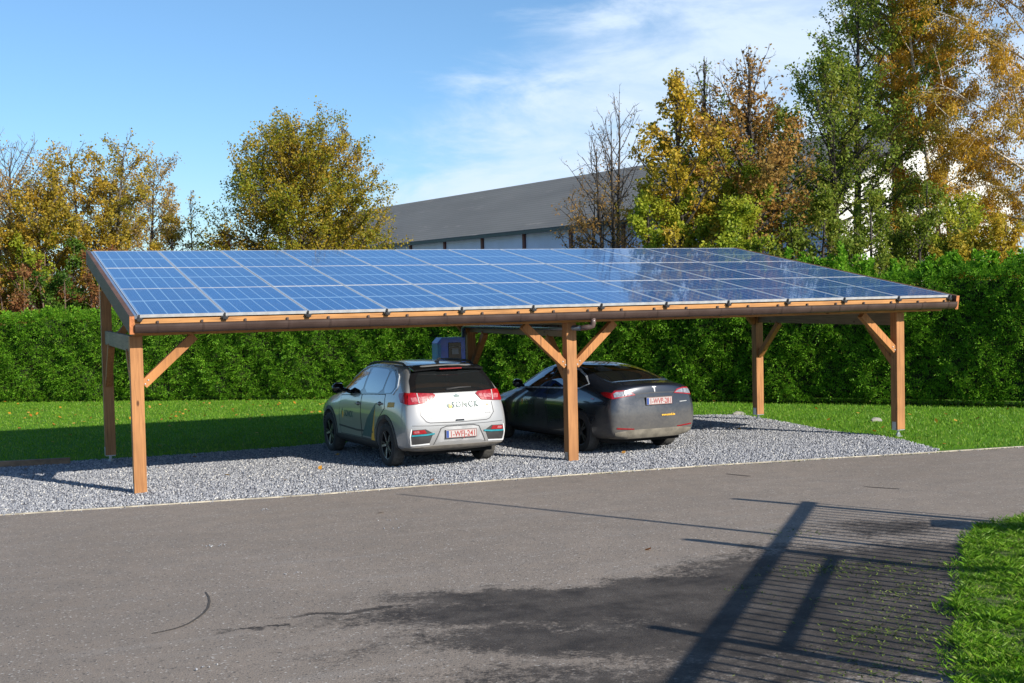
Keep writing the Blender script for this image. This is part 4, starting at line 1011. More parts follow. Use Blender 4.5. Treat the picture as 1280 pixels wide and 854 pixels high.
VIEWS = {'L': (Vector((-4, 0, 0)), Vector((1, 0, 0)), lambda a, b: Vector((0, a, b))), 'R': (Vector((4, 0, 0)), Vector((-1, 0, 0)), lambda a, b: Vector((0, a, b))),
         'B': (Vector((0, -6, 0)), Vector((0, 1, 0)), lambda a, b: Vector((a, 0, b))), 'T': (Vector((0, 0, 5)), Vector((0, 0, -1)), lambda a, b: Vector((a, b, 0))),
         'F': (Vector((0, 9, 0)), Vector((0, -1, 0)), lambda a, b: Vector((a, 0, b)))}
for nm, ang in (('BL', R(45)), ('BR', R(-45))):
    # seen from behind at 45 degrees; a runs along the sideways axis
    dvec = Vector((math.sin(ang), math.cos(ang), 0)); sidev = Vector((math.cos(ang), -math.sin(ang), 0))
    VIEWS[nm] = (-dvec * 6, dvec, (lambda s: (lambda a, b: s * a + Vector((0, 0, b))))(sidev))
def smooth_poly(poly, n=4):
    """rounds the corners a little"""
    for _ in range(n if n < 3 else 2):
        out = []
        for i in range(len(poly)):
            a = poly[i]; b = poly[(i + 1) % len(poly)]
            out.append((a[0] * .82 + b[0] * .18, a[1] * .82 + b[1] * .18)); out.append((a[0] * .18 + b[0] * .82, a[1] * .18 + b[1] * .82))
        poly = out
    return poly
def patch_into(bm, poly, view, bvh, off, depth=.012, res=.045, mi=0, holes=None):
    o0, d, f = VIEWS[view]
    b2 = bmesh.new()
    if holes is None:
        b2.faces.new([b2.verts.new((a, b, 0)) for a, b in poly])
    else:
        n = len(poly); A_ = [b2.verts.new((a, b, 0)) for a, b in poly]; B_ = [b2.verts.new((a, b, 0)) for a, b in holes]
        rng_ = range(n) if math.dist(poly[0], poly[-1]) < math.dist(poly[0], poly[n // 2]) * .2 and False else range(n - 1)
        for i in rng_: b2.faces.new((A_[i], A_[(i + 1) % n], B_[(i + 1) % n], B_[i]))
    xs = [v.co.x for v in b2.verts]; ys = [v.co.y for v in b2.verts]
    for ax, lo, hi in ((0, min(xs), max(xs)), (1, min(ys), max(ys))):
        k = int((hi - lo) / res)
        for i in range(1, k + 1):
            c = lo + (hi - lo) * i / (k + 1); co = [0, 0, 0]; co[ax] = c; no = [0, 0, 0]; no[ax] = 1
            bmesh.ops.bisect_plane(b2, geom=b2.verts[:] + b2.edges[:] + b2.faces[:], plane_co=co, plane_no=no)
    newp = []
    for v in b2.verts:
        hit, nn, ix, ds = bvh.ray_cast(o0 + f(v.co.x, v.co.y), d)
        if hit is None:
            best = None
            for k_ in range(60):
                r4 = bvh.find_nearest(o0 + f(v.co.x, v.co.y) + d * (1.5 + k_ * .1))
                if best is None or r4[3] < best[3] - 1e-3: best = r4
            hit, nn, ix, ds = best
        if nn.dot(d) > 0: nn = -nn
        newp.append((v, hit + nn * off, hit - nn * depth))
    low = {}
    for v, a, b in newp: v.co = a; low[v] = b
    be = [e for e in b2.edges if e.is_boundary]; m2 = {}
    for e in be:
        for v in e.verts:
            if v not in m2: m2[v] = b2.verts.new(low[v])
    for e in be: b2.faces.new((e.verts[0], e.verts[1], m2[e.verts[1]], m2[e.verts[0]]))
    for f_ in b2.faces: f_.material_index = mi; f_.smooth = True
    for e in be: e.smooth = False
    bmesh.ops.recalc_face_normals(b2, faces=b2.faces)
    me = bpy.data.meshes.new('t'); b2.to_mesh(me); b2.free(); bm.from_mesh(me); bpy.data.meshes.remove(me)
def patch(name, specs, bvh, mats, parent):
    """specs: list of (poly, view, offset[, material index])"""
    bm = bmesh.new()
    for sp in specs:
        patch_into(bm, sp[0], sp[1], bvh, sp[2], mi=sp[3] if len(sp) > 3 else 0, holes=sp[4] if len(sp) > 4 else None)
    me = bpy.data.meshes.new(name); bm.to_mesh(me); bm.free()
    return link_mesh(name, me, mats, parent)
def strip2(pts, w):
    """band of width w along a 2D polyline, as a polygon"""
    L_, R_ = [], []
    for i, p_ in enumerate(pts):
        a = Vector(pts[max(i - 1, 0)]); b = Vector(pts[min(i + 1, len(pts) - 1)]); d = (b - a).normalized(); n = Vector((-d.y, d.x)) * w / 2
        L_.append((p_[0] + n.x, p_[1] + n.y)); R_.append((p_[0] - n.x, p_[1] - n.y))
    return L_, R_
def band(name, lines_, bvh, m, parent, off=.004):
    bm = bmesh.new()
    for pts, view, w in lines_:
        L_, R_ = strip2(pts, w); patch_into(bm, L_, view, bvh, off, holes=R_, res=.1, depth=.004)
    me = bpy.data.meshes.new(name); bm.to_mesh(me); bm.free()
    return link_mesh(name, me, m, parent)
def text_mesh(txt, size, bold=0.0, spacing=1.0):
    cu = bpy.data.curves.new('t', 'FONT'); cu.body = txt; cu.size = size; cu.align_x = 'LEFT'; cu.offset = bold; cu.space_character = spacing; cu.resolution_u = 3
    o = bpy.data.objects.new('t', cu); COL.objects.link(o); dg = bpy.context.evaluated_depsgraph_get(); dg.update()
    me = bpy.data.meshes.new_from_object(o.evaluated_get(dg)); bpy.data.objects.remove(o)
    vs = [(v.co.x, v.co.y) for v in me.vertices]; fs = [tuple(p_.vertices) for p_ in me.polygons]
    return vs, fs
def lettering(name, txt, size, pos, view, bvh, m, parent, off=.010, bold=0.0, mirror=1, spacing=1.0, slope=0, width=None):
    vs, fs = text_mesh(txt, size, bold, spacing); o0, d, f = VIEWS[view]
    w_ = max(v[0] for v in vs) - min(v[0] for v in vs); k = (width / w_) if width else 1
    V = []
    for x, y in vs:
        a = pos[0] + mirror * x * k; b = pos[1] + y + slope * x * k
        hit, nn, ix, ds = bvh.ray_cast(o0 + f(a, b), d)
        if nn.dot(d) > 0: nn = -nn
        V.append(hit + nn * off)
    me = bpy.data.meshes.new(name); me.from_pydata(V, [], fs)
    return link_mesh(name, me, m, parent)

def make_wheel(root, x, y, r, w, side, spokes=5, twin=True, bright=True, name='wheel', steer=0):
    wh = empty('wheel'); wh.parent = root; wh.location = (x, y, r); wh.rotation_euler = (0, 0, steer)
    s = -1 if side == 'L' else 1
    h = w / 2; mb = MB()
    mb.lathe_x([(-h * .86, r * .66), (-h, r * .74), (-h, r * .88), (-h * .86, r * .965)], 40, 0)
    mb.lathe_x([(-h * .86, r * .965), (-h * .5, r * .998), (0, r), (h * .5, r * .998), (h * .86, r * .965)], 40, 1)
    mb.lathe_x([(h * .86, r * .965), (h, r * .88), (h, r * .74), (h * .86, r * .66), (-h * .86, r * .66)], 40, 0)
    ty = mb.build('tyre', [m_rub, m_rubd], None, smooth=True); ty.parent = wh
    mb = MB(); fx = s * h * .80
    mb.lathe_x([(s * h * .86, r * .665), (s * h * .80, r * .61), (s * h * .2, r * .585), (-s * h * .7, r * .58)], 40, 0)
    mb.lathe_x([(s * h * .1, r * .60), (s * h * .12, r * .02)], 40, 2)      # dark brake disc behind
    n = spokes * (2 if twin else 1)
    for k in range(n):
        a = 2 * math.pi * (k // 2 if twin else k) / spokes + ((.17 if k % 2 else -.17) if twin else 0)
        a0 = 2 * math.pi * (k // 2 if twin else k) / spokes + ((.10 if k % 2 else -.10) if twin else 0)
        p0 = Vector((fx * .82, math.cos(a0) * r * .12, math.sin(a0) * r * .12)); p1 = Vector((fx * .98, math.cos(a) * r * .62, math.sin(a) * r * .62))
        mb.beam(p0, p1, .030, .022, up=(1, 0, 0), mi=1 if bright and k % 2 == 0 else 0)
    mb.lathe_x([(fx * .7, r * .17), (fx * .95, r * .15), (fx * 1.0, r * .06), (fx * 1.0, .001)], 24, 0)
    ri = mb.build('rim', [m_rimd, m_rims, m_well], None, smooth=False); ri.parent = wh
    return wh

def arc(cx, cy, r, a0, a1, n):
    return [(cx + r * math.cos(a0 + (a1 - a0) * i / n), cy + r * math.sin(a0 + (a1 - a0) * i / n)) for i in range(n + 1)]
def drop(mb, name, m, parent, **k):
    o = mb.build(name, m, None, **k); o.parent = parent; return o

# ===== silver hatchback crossover
def silver_car():
    h = R(3.38); X, Y = 4.515, 1.292
    root = empty('parked_car', (X, Y, gz(X, Y) + .005), h); root.rotation_euler = (-.0174, .004, h); root.scale = (.945, 1, 1)
    tag(root, 'silver white hatchback with dark lettering, parked left of the middle front post', 'car', 'cars parked under the carport')
    r_ = .335
    rings = [
     [(0, -.68, .27), (.66, -.70, .27), (.80, -.755, .34), (.845, -.775, .52), (.845, -.765, .70), (.82, -.715, .94), (.765, -.655, 1.14), (.675, -.50, 1.34), (.60, -.40, 1.475), (.36, -.42, 1.515), (0, -.43, 1.525)],
     [(0, -.62, .26), (.70, -.62, .26), (.855, -.62, .33), (.885, -.62, .52), (.885, -.61, .71), (.865, -.58, .94), (.795, -.52, 1.135), (.705, -.38, 1.34), (.625, -.24, 1.495), (.37, -.24, 1.538), (0, -.24, 1.548)],
     [(0, -.30, .22), (.74, -.30, .22), (.895, -.30, .32), (.902, -.30, .50), (.902, -.30, .73), (.885, -.28, .94), (.82, -.22, 1.12), (.735, -.08, 1.34), (.632, .05, 1.515), (.375, .05, 1.555), (0, .05, 1.565)],
     [(0, .25, .19), (.76, .25, .20), (.89, .25, .31), (.898, .25, .50), (.902, .25, .74), (.888, .25, .93), (.83, .28, 1.105), (.745, .36, 1.34), (.635, .45, 1.525), (.38, .45, 1.568), (0, .45, 1.578)],
     [(0, .90, .18), (.76, .90, .19), (.875, .90, .29), (.882, .90, .48), (.895, .90, .73), (.888, .90, .91), (.835, .90, 1.085), (.752, .90, 1.34), (.635, .90, 1.525), (.38, .90, 1.572), (0, .90, 1.582)],
     [(0, 1.5, .18), (.76, 1.5, .19), (.875, 1.5, .29), (.88, 1.5, .48), (.893, 1.5, .72), (.888, 1.5, .89), (.838, 1.5, 1.06), (.755, 1.45, 1.31), (.625, 1.30, 1.50), (.375, 1.35, 1.545), (0, 1.38, 1.555)],
     [(0, 2.05, .18), (.76, 2.05, .19), (.885, 2.05, .30), (.895, 2.05, .48), (.898, 2.05, .71), (.888, 2.05, .87), (.84, 2.10, 1.03), (.76, 1.95, 1.20), (.64, 1.72, 1.40), (.38, 1.80, 1.445), (0, 1.84, 1.455)],
     [(0, 2.4, .19), (.76, 2.4, .20), (.895, 2.4, .32), (.902, 2.4, .50), (.902, 2.4, .72), (.885, 2.42, .86), (.82, 2.48, .98), (.75, 2.46, 1.01), (.62, 2.45, 1.035), (.38, 2.55, 1.05), (0, 2.60, 1.06)],
     [(0, 2.85, .20), (.74, 2.85, .21), (.885, 2.85, .33), (.895, 2.85, .50), (.895, 2.85, .71), (.872, 2.85, .84), (.80, 2.87, .93), (.70, 2.87, .965), (.52, 2.87, .985), (.30, 2.9, 1.0), (0, 2.9, 1.005)],
     [(0, 3.25, .22), (.68, 3.25, .22), (.83, 3.25, .33), (.85, 3.25, .50), (.84, 3.25, .68), (.80, 3.25, .78), (.72, 3.27, .85), (.62, 3.27, .88), (.48, 3.27, .90), (.28, 3.3, .91), (0, 3.3, .915)],
     [(0, 3.45, .25), (.58, 3.45, .25), (.70, 3.46, .35), (.73, 3.47, .50), (.70, 3.47, .62), (.66, 3.45, .70), (.60, 3.43, .75), (.50, 3.43, .77), (.40, 3.43, .78), (.22, 3.45, .785), (0, 3.46, .79)]]
    cap0 = [(.60, -.74, .28), (.66, -.815, .345), (.68, -.835, .52), (.68, -.825, .70), (.66, -.775, .94), (.61, -.705, 1.14), (.54, -.545, 1.34), (.50, -.425, 1.47), (.33, -.435, 1.50)]
    cap1 = [(.45, 3.50, .28), (.52, 3.52, .36), (.54, 3.53, .50), (.52, 3.52, .60), (.48, 3.50, .67), (.42, 3.48, .72), (.36, 3.47, .74), (.28, 3.47, .75), (.18, 3.47, .76)]
    wheels = [(-.80, 0, r_ + .01, .385, .24), (.80, 0, r_ + .01, .385, .24), (-.80, 2.70, r_ + .01, .385, .24), (.80, 2.70, r_ + .01, .385, .24)]
    fin, bvh = car_body(rings, (cap0, cap1), [m_silver, m_well], wheels, .4, crease=((6, .55), (2, .35), (8, .3)), tail=((1, 6, .35),))
    body = link_mesh('body', fin, [], root)
    body.data.materials.clear(); body.data.materials.append(m_silver); body.data.materials.append(m_well)
    wtr = .79
    for x, s in ((-wtr, 'L'), (wtr, 'R')):
        for y in (0, 2.70): make_wheel(root, x, y, r_, .215, s)
    # dark arch trims and sills, both sides
    for sd_ in ('L', 'R'):
        for y in (0, 2.70):
            a0, a1 = R(-12), R(192); patch('arch_trim', [(arc(y, r_ + .01, .386, a0, a1, 24), sd_, .010, 0, arc(y, r_ + .01, .445, a0, a1, 24))], bvh, m_plast, root)
        patch('sill_trim', [([(.40, .225), (2.30, .225), (2.30, .36), (.42, .36)], sd_, .010)], bvh, m_plast, root)
        # windows
        wb = patch('window_band', [([(2.12, 1.015), (1.0, 1.058), (-.16, 1.10), (-.25, 1.20), (-.16, 1.34), (.02, 1.44), (.30, 1.475), (.9, 1.482), (1.22, 1.46), (1.5, 1.40), (1.8, 1.25)], sd_, .002)], bvh, m_gloss, root)
        for poly in ([(2.02, 1.035), (1.14, 1.07), (1.10, 1.445), (1.22, 1.435), (1.48, 1.375), (1.76, 1.24)], [(1.06, 1.074), (.27, 1.098), (.22, 1.42), (.34, 1.452), (.9, 1.46), (1.03, 1.45)], [(.21, 1.10), (-.13, 1.115), (-.20, 1.20), (-.12, 1.32), (.03, 1.415), (.165, 1.44)]):
            w_ = patch('side_window', [(smooth_poly(poly, 1), sd_, .005)], bvh, m_glass, root)
        band('chrome_strip', [([(-.19, 1.10), (-.285, 1.20), (-.19, 1.35), (0.0, 1.46), (.30, 1.497), (.9, 1.503), (1.25, 1.478), (1.52, 1.415), (1.84, 1.255)], sd_, .028)], bvh, m_chrome, root, .012)
        # doors
        for poly, hp in (([(2.08, .37), (2.14, .72), (2.11, .99), (1.12, 1.045), (1.09, .37)], (1.22, .90)), ([(1.07, .37), (1.10, 1.045), (.10, 1.085), (.04, .88), (.30, .70), (.47, .52), (.50, .37)], (.25, .945))):
            dp = patch('door', [(poly, sd_, .0035)], bvh, m_silver, root)
            band('door_gap', [(poly + [poly[0]], sd_, .011)], bvh, m_seam, dp, .0045)
            xs_ = -1 if sd_ == 'L' else 1
            hit, nn, _, _ = bvh.ray_cast(VIEWS[sd_][0] + Vector((0, hp[0], hp[1])), VIEWS[sd_][1]); mb = MB()
            mb.tube([(hit.x + xs_ * .005, hp[0] - .09, hp[1]), (hit.x + xs_ * .032, hp[0] - .06, hp[1] + .002), (hit.x + xs_ * .034, hp[0] + .05, hp[1] - .004), (hit.x + xs_ * .006, hp[0] + .09, hp[1] - .006)], [.013, .017, .017, .012], 8)
            drop(mb, 'door_handle', m_silver, dp, smooth=True)
            mb = MB(); mb.tube([(hit.x - xs_ * .012, hp[0] - .07, hp[1] - .004), (hit.x + xs_ * .005, hp[0], hp[1] - .004), (hit.x - xs_ * .012, hp[0] + .07, hp[1] - .008)], [.02, .034, .02], 10); drop(mb, 'handle_cup', m_seam, dp, smooth=True)
        # crease line low on the doors
        band('side_moulding', [([(2.15, .50), (1.3, .47), (.52, .49)], sd_, .03)], bvh, m_plast, root, .006)
        # mirror
        xs_ = -1 if sd_ == 'L' else 1; mb = MB()
        mb.tube([(xs_ * .80, 1.90, 1.07), (xs_ * .90, 1.92, 1.09), (xs_ * .98, 1.93, 1.11)], [.03, .035, .05], 8); mb.tube([(xs_ * .90, 1.94, 1.10), (xs_ * .93, 1.93, 1.115), (xs_ * 1.03, 1.92, 1.12), (xs_ * 1.09, 1.92, 1.115)], [.04, .085, .085, .04], 12)
        drop(mb, 'mirror', m_gloss, root, smooth=True)
        # roof rail
        mb = MB(); zr = lambda y: None; pts_ = []
        for y in (-.15, -.05, .1, .4, .8, 1.15, 1.35, 1.45):
            hit, nn, _, _ = bvh.ray_cast(Vector((xs_ * .585, y, 4)), Vector((0, 0, -1))); pts_.append((xs_ * .585, y, hit.z + (.035 if -.1 < y < 1.4 else .004)))
        mb.tube(pts_, .017, 8); drop(mb, 'roof_rail', m_plast, root, smooth=True)
        # tail lights: rear piece and wrap round piece
        s_ = xs_
        outer = [(s_ * .42, .985), (s_ * .70, .965), (s_ * .79, .96), (s_ * .765, 1.11), (s_ * .73, 1.13), (s_ * .38, 1.11), (s_ * .34, 1.085)]
        tl = patch('tail_light', [(outer, 'B', .014), ([(-.72, .962), (-.54, .99), (-.43, 1.075), (-.41, 1.12), (-.56, 1.135), (-.66, 1.125)], sd_, .012)], bvh, [m_redl], root)
        patch('lamp_pieces', [([(s_ * .48, 1.015), (s_ * .60, 1.01), (s_ * .62, 1.065), (s_ * .47, 1.07)], 'B', .0175), ([(s_ * .64, 1.005), (s_ * .73, 1.0), (s_ * .74, 1.06), (s_ * .66, 1.065)], 'B', .0175), ([(s_ * .40, 1.03), (s_ * .46, 1.025), (s_ * .45, 1.075), (s_ * .39, 1.08)], 'B', .0175)], bvh, [m_pinkl], tl)
        band('lamp_divider', [([(s_ * .625, .98), (s_ * .635, 1.12)], 'B', .014)], bvh, m_light, tl, .018)
        # bumper vent and reflector lamp
        v = patch('bumper_vent', [([(s_ * .50, .40), (s_ * .765, .385), (s_ * .79, .49), (s_ * .775, .60), (s_ * .56, .605), (s_ * .44, .54)], 'B', .004)], bvh, [m_plast], root)
        patch('fog_lamp', [([(s_ * .545, .545), (s_ * .76, .535), (s_ * .765, .59), (s_ * .58, .597)], 'B', .012)], bvh, [m_redl], v)
        patch('lamp_piece', [([(s_ * .66, .555), (s_ * .74, .55), (s_ * .745, .58), (s_ * .67, .583)], 'B', .015)], bvh, [m_pinkl], v)
        band('teal_strip', [([(s_ * .42, .535), (s_ * .55, .522), (s_ * .78, .518)], 'B', .022)], bvh, m_tealt, v, .016)
        band('vent_rim', [([(s_ * .78, .61), (s_ * .80, .50), (s_ * .785, .375), (s_ * .50, .385)], 'B', .016)], bvh, m_white2, v, .008)
    # rear window with black surround; spoiler coloured black for the carport roof's shade
    patch('hatch_surround', [([(-.73, 1.115), (.73, 1.115), (.68, 1.30), (.585, 1.47), (-.585, 1.47), (-.68, 1.30)], 'B', .007)], bvh, m_gloss, root)
    rw = patch('rear_window', [([(-.64, 1.145), (0, 1.13), (.64, 1.145), (.60, 1.30), (.50, 1.42), (-.50, 1.42), (-.60, 1.30)], 'B', .011)], bvh, m_glass, root)
    mb = MB()
    secs = []
    for x in (-.60, -.45, -.2, 0, .2, .45, .60):
        e_ = (abs(x) / .6) ** 2; secs += [(x, -.30, 1.505 + .03 * (1 - e_)), (x, -.56 + .06 * e_, 1.455 + .03 * (1 - e_)), (x, -.55 + .06 * e_, 1.43 + .03 * (1 - e_)), (x, -.34, 1.455)]
    nS = 7; fs = []
    for i in range(nS - 1):
        for k in range(4): fs.append((i * 4 + k, i * 4 + (k + 1) % 4, (i + 1) * 4 + (k + 1) % 4, (i + 1) * 4 + k))
    fs += [(0, 1, 2, 3), tuple(range((nS - 1) * 4, nS * 4))[::-1]]; mb.add(secs, fs); sp_ = drop(mb, 'spoiler', m_gloss, root, bevel=.006)
    mb = MB(); mb.box(-.19, .19, -.573, -.560, 1.458, 1.474); drop(mb, 'brake_light', m_redl, sp_)
    mb = MB(); mb.box(-.19, .19, -.5725, -.552, 1.437, 1.456)
    mb = MB(); hit, _, _, _ = bvh.ray_cast(Vector((-.12, -6, 1.16)), Vector((0, 1, 0)))
    w0 = Vector((-.14, hit.y - .03, 1.165)); w1 = Vector((.28, bvh.ray_cast(Vector((.28, -6, 1.185)), Vector((0, 1, 0)))[0].y - .03, 1.185))
    mb.tube([w0 + Vector((0, .04, -.02)), w0, (w0 + w1) / 2 + Vector((0, -.004, .008)), w1], [.022, .018, .012, .008], 8); drop(mb, 'wiper', m_plast, rw, smooth=True)
    hit = bvh.ray_cast(Vector((0, .25, 4)), Vector((0, 0, -1)))[0]; mb = MB(); z_ = bvh.ray_cast(Vector((0, -.12, 4)), Vector((0, 0, -1)))[0].z
    mb.tube([(0, -.02, z_ - .01), (0, -.08, z_ + .02), (0, -.16, z_ + .055), (0, -.19, z_ + .06)], [.035, .03, .018, .004], 8); drop(mb, 'roof_antenna', simple('antenna grey', (.35, .3, .28), .5), root, smooth=True)
    # tailgate outline, bumper parts
    band('tailgate_gap', [([(-.60, .955), (-.62, .80), (-.54, .71), (-.48, .692), (0, .682), (.48, .692), (.54, .71), (.62, .80), (.60, .955)], 'B', .010)], bvh, m_seam, root, .002)
    band('bumper_gap', [([(-.86, .665), (-.5, .650), (0, .645), (.5, .650), (.86, .665)], 'B', .007)], bvh, m_seam, root, .002)
    patch('plate_recess', [([(-.40, .385), (-.29, .405), (.34, .405), (.43, .385), (.33, .60), (.24, .62), (-.22, .62), (-.30, .60)], 'B', .003)], bvh, simple('recess paint', (.36, .362, .365), .35, metal=.2), root)
    band('recess_edge', [([(-.43, .375), (-.31, .605), (-.22, .632), (.24, .632), (.335, .61), (.45, .375)], 'B', .012)], bvh, m_seam, root, .005)
    patch('rear_skirt', [([(-.80, .25), (.80, .25), (.83, .335), (.45, .355), (-.45, .355), (-.83, .335)], 'B', .006)], bvh, simple('grey brown skirt', (.16, .145, .125), .7, var=.25), root)
    patch('latch', [([(-.06, .70), (.09, .70), (.08, .722), (-.05, .722)], 'B', .010)], bvh, m_gloss, root)
    plate(root, bvh, 0.02, .515, '1-WFJ-241')
    # oval badge
    def oval(cx, cz, a, b, n=20): return [(cx + a * math.cos(2 * math.pi * i / n), cz + b * math.sin(2 * math.pi * i / n)) for i in range(n)]
    bd = patch('oval_badge', [(oval(0, 1.055, .070, .036), 'B', .008)], bvh, [m_letter], root)
    o_ = oval(0, 1.055, .078, .044) ; o_.append(o_[0]); i_ = oval(0, 1.055, .060, .028); i_.append(i_[0])
    patch('badge_ring', [(o_, 'B', .011, 0, i_)], bvh, [m_chrome], bd)
    # rear lettering and leaf emblem
    lettering('lettering', 'SONCK', .125, (-.10, .895), 'B', bvh, m_letter, root, bold=.005, width=.47, off=.014, spacing=1.25)
    patch('emblem', [([(-.20, .93), (-.13, .985), (-.145, .925), (-.125, .885), (-.16, .893)], 'B', .006, 0), ([(-.135, .965), (-.095, .93), (-.10, .89), (-.13, .885), (-.15, .915)], 'B', .0075, 1)], bvh, [m_letter, m_yel], root)
    lettering('lettering', 'www.sonck.be', .04, (-.09, .79), 'B', bvh, m_light, root, width=.30)
    lettering('lettering', 'e-niro', .03, (-.52, .755), 'B', bvh, m_light, root, width=.13)
    lettering('lettering', 'eco', .03, (.46, .79), 'B', bvh, m_light, root, width=.10)
    patch('sticker', [([(.505, .90), (.53, .90), (.53, .925), (.505, .925)], 'B', .004)], bvh, simple('orange sticker', (.7, .2, .05), .5), root)
    # side film: teal wedge and yellow wedge, letters on the front door, yellow label
    for sd_ in ('L',):
        patch('side_film', [([(.42, .94), (.80, .68), (1.06, .40), (.64, .40), (.50, .66)], sd_, .0065, 0), ([(.43, .86), (.50, .66), (.635, .40), (.63, .30), (.48, .30), (.50, .46)], sd_, .006, 1)], bvh, [m_letter, m_yel], root)
        lettering('lettering', 'SONCK', .14, (1.88, .66), sd_, bvh, m_letter, root, mirror=-1, bold=.004, off=.006, width=.42)
        patch('emblem', [([(2.03, .72), (1.97, .79), (1.98, .71), (2.0, .66)], sd_, .006, 0), ([(1.98, .75), (1.92, .70), (1.96, .62), (1.99, .66)], sd_, .007, 1)], bvh, [m_letter, m_yel], root)
        lettering('lettering', 'www.sonck.be', .05, (1.86, .60), sd_, bvh, m_light, root, mirror=-1, width=.36)
        patch('yellow_label', [([(-.08, .90), (-.33, .915), (-.33, .985), (-.08, .975)], sd_, .004)], bvh, [simple('amber label', (.62, .36, .04), .5)], root)
    mb = MB(); mb.box(-.72, .72, -.5, 3.2, .20, .27); drop(mb, 'underbody', m_well, root)
    patch('headlight', [([(-.80, .66), (-.50, .64), (-.48, .74), (-.78, .80)], 'F', .01), ([(.80, .66), (.50, .64), (.48, .74), (.78, .80)], 'F', .01)], bvh, [m_greyl], root)
    patch('windscreen', [([(-.66, 2.42), (.66, 2.42), (.56, 1.86), (-.56, 1.86)], 'T', .006)], bvh, [m_glass], root)
    return root

def plate(root, bvh, x, z, txt):
    hit = bvh.ray_cast(Vector((x, -6, z)), Vector((0, 1, 0)))[0]; y = hit.y - .004
    W2, H2 = .26, .056
    mb = MB(); mb.box(x - W2, x + W2, y - .024, y - .004, z - H2, z + H2); pl = drop(mb, 'licence_plate', m_plate, root, bevel=.003)
    mb = MB(); mb.box(x - W2 - .006, x + W2 + .006, y - .020, y + .02, z - H2 - .006, z + H2 + .006); drop(mb, 'plate_frame', m_plast, pl)
    mb = MB(); mb.box(x - W2 + .004, x - W2 + .046, y - .0265, y - .0242, z - H2 + .004, z + H2 - .004); drop(mb, 'plate_strip', m_eu, pl)
    vs, fs = text_mesh(txt, .115, .002); w_ = max(v[0] for v in vs); k = .43 / w_
    me = bpy.data.meshes.new('plate_number'); me.from_pydata([(x - W2 + .06 + a * k, y - .0262, z - .040 + b) for a, b in vs], [], fs); link_mesh('plate_number', me, m_pred, pl)
    mb = MB()
    for a, b, c, d in ((x - W2 + .05, x + W2 - .004, z + H2 - .007, z + H2 - .003), (x - W2 + .05, x + W2 - .004, z - H2 + .003, z - H2 + .007), (x + W2 - .007, x + W2 - .003, z - H2 + .007, z + H2 - .007)): mb.box(a, b, y - .0258, y - .0241, c, d)
    drop(mb, 'plate_border', m_pred, pl)
    return pl

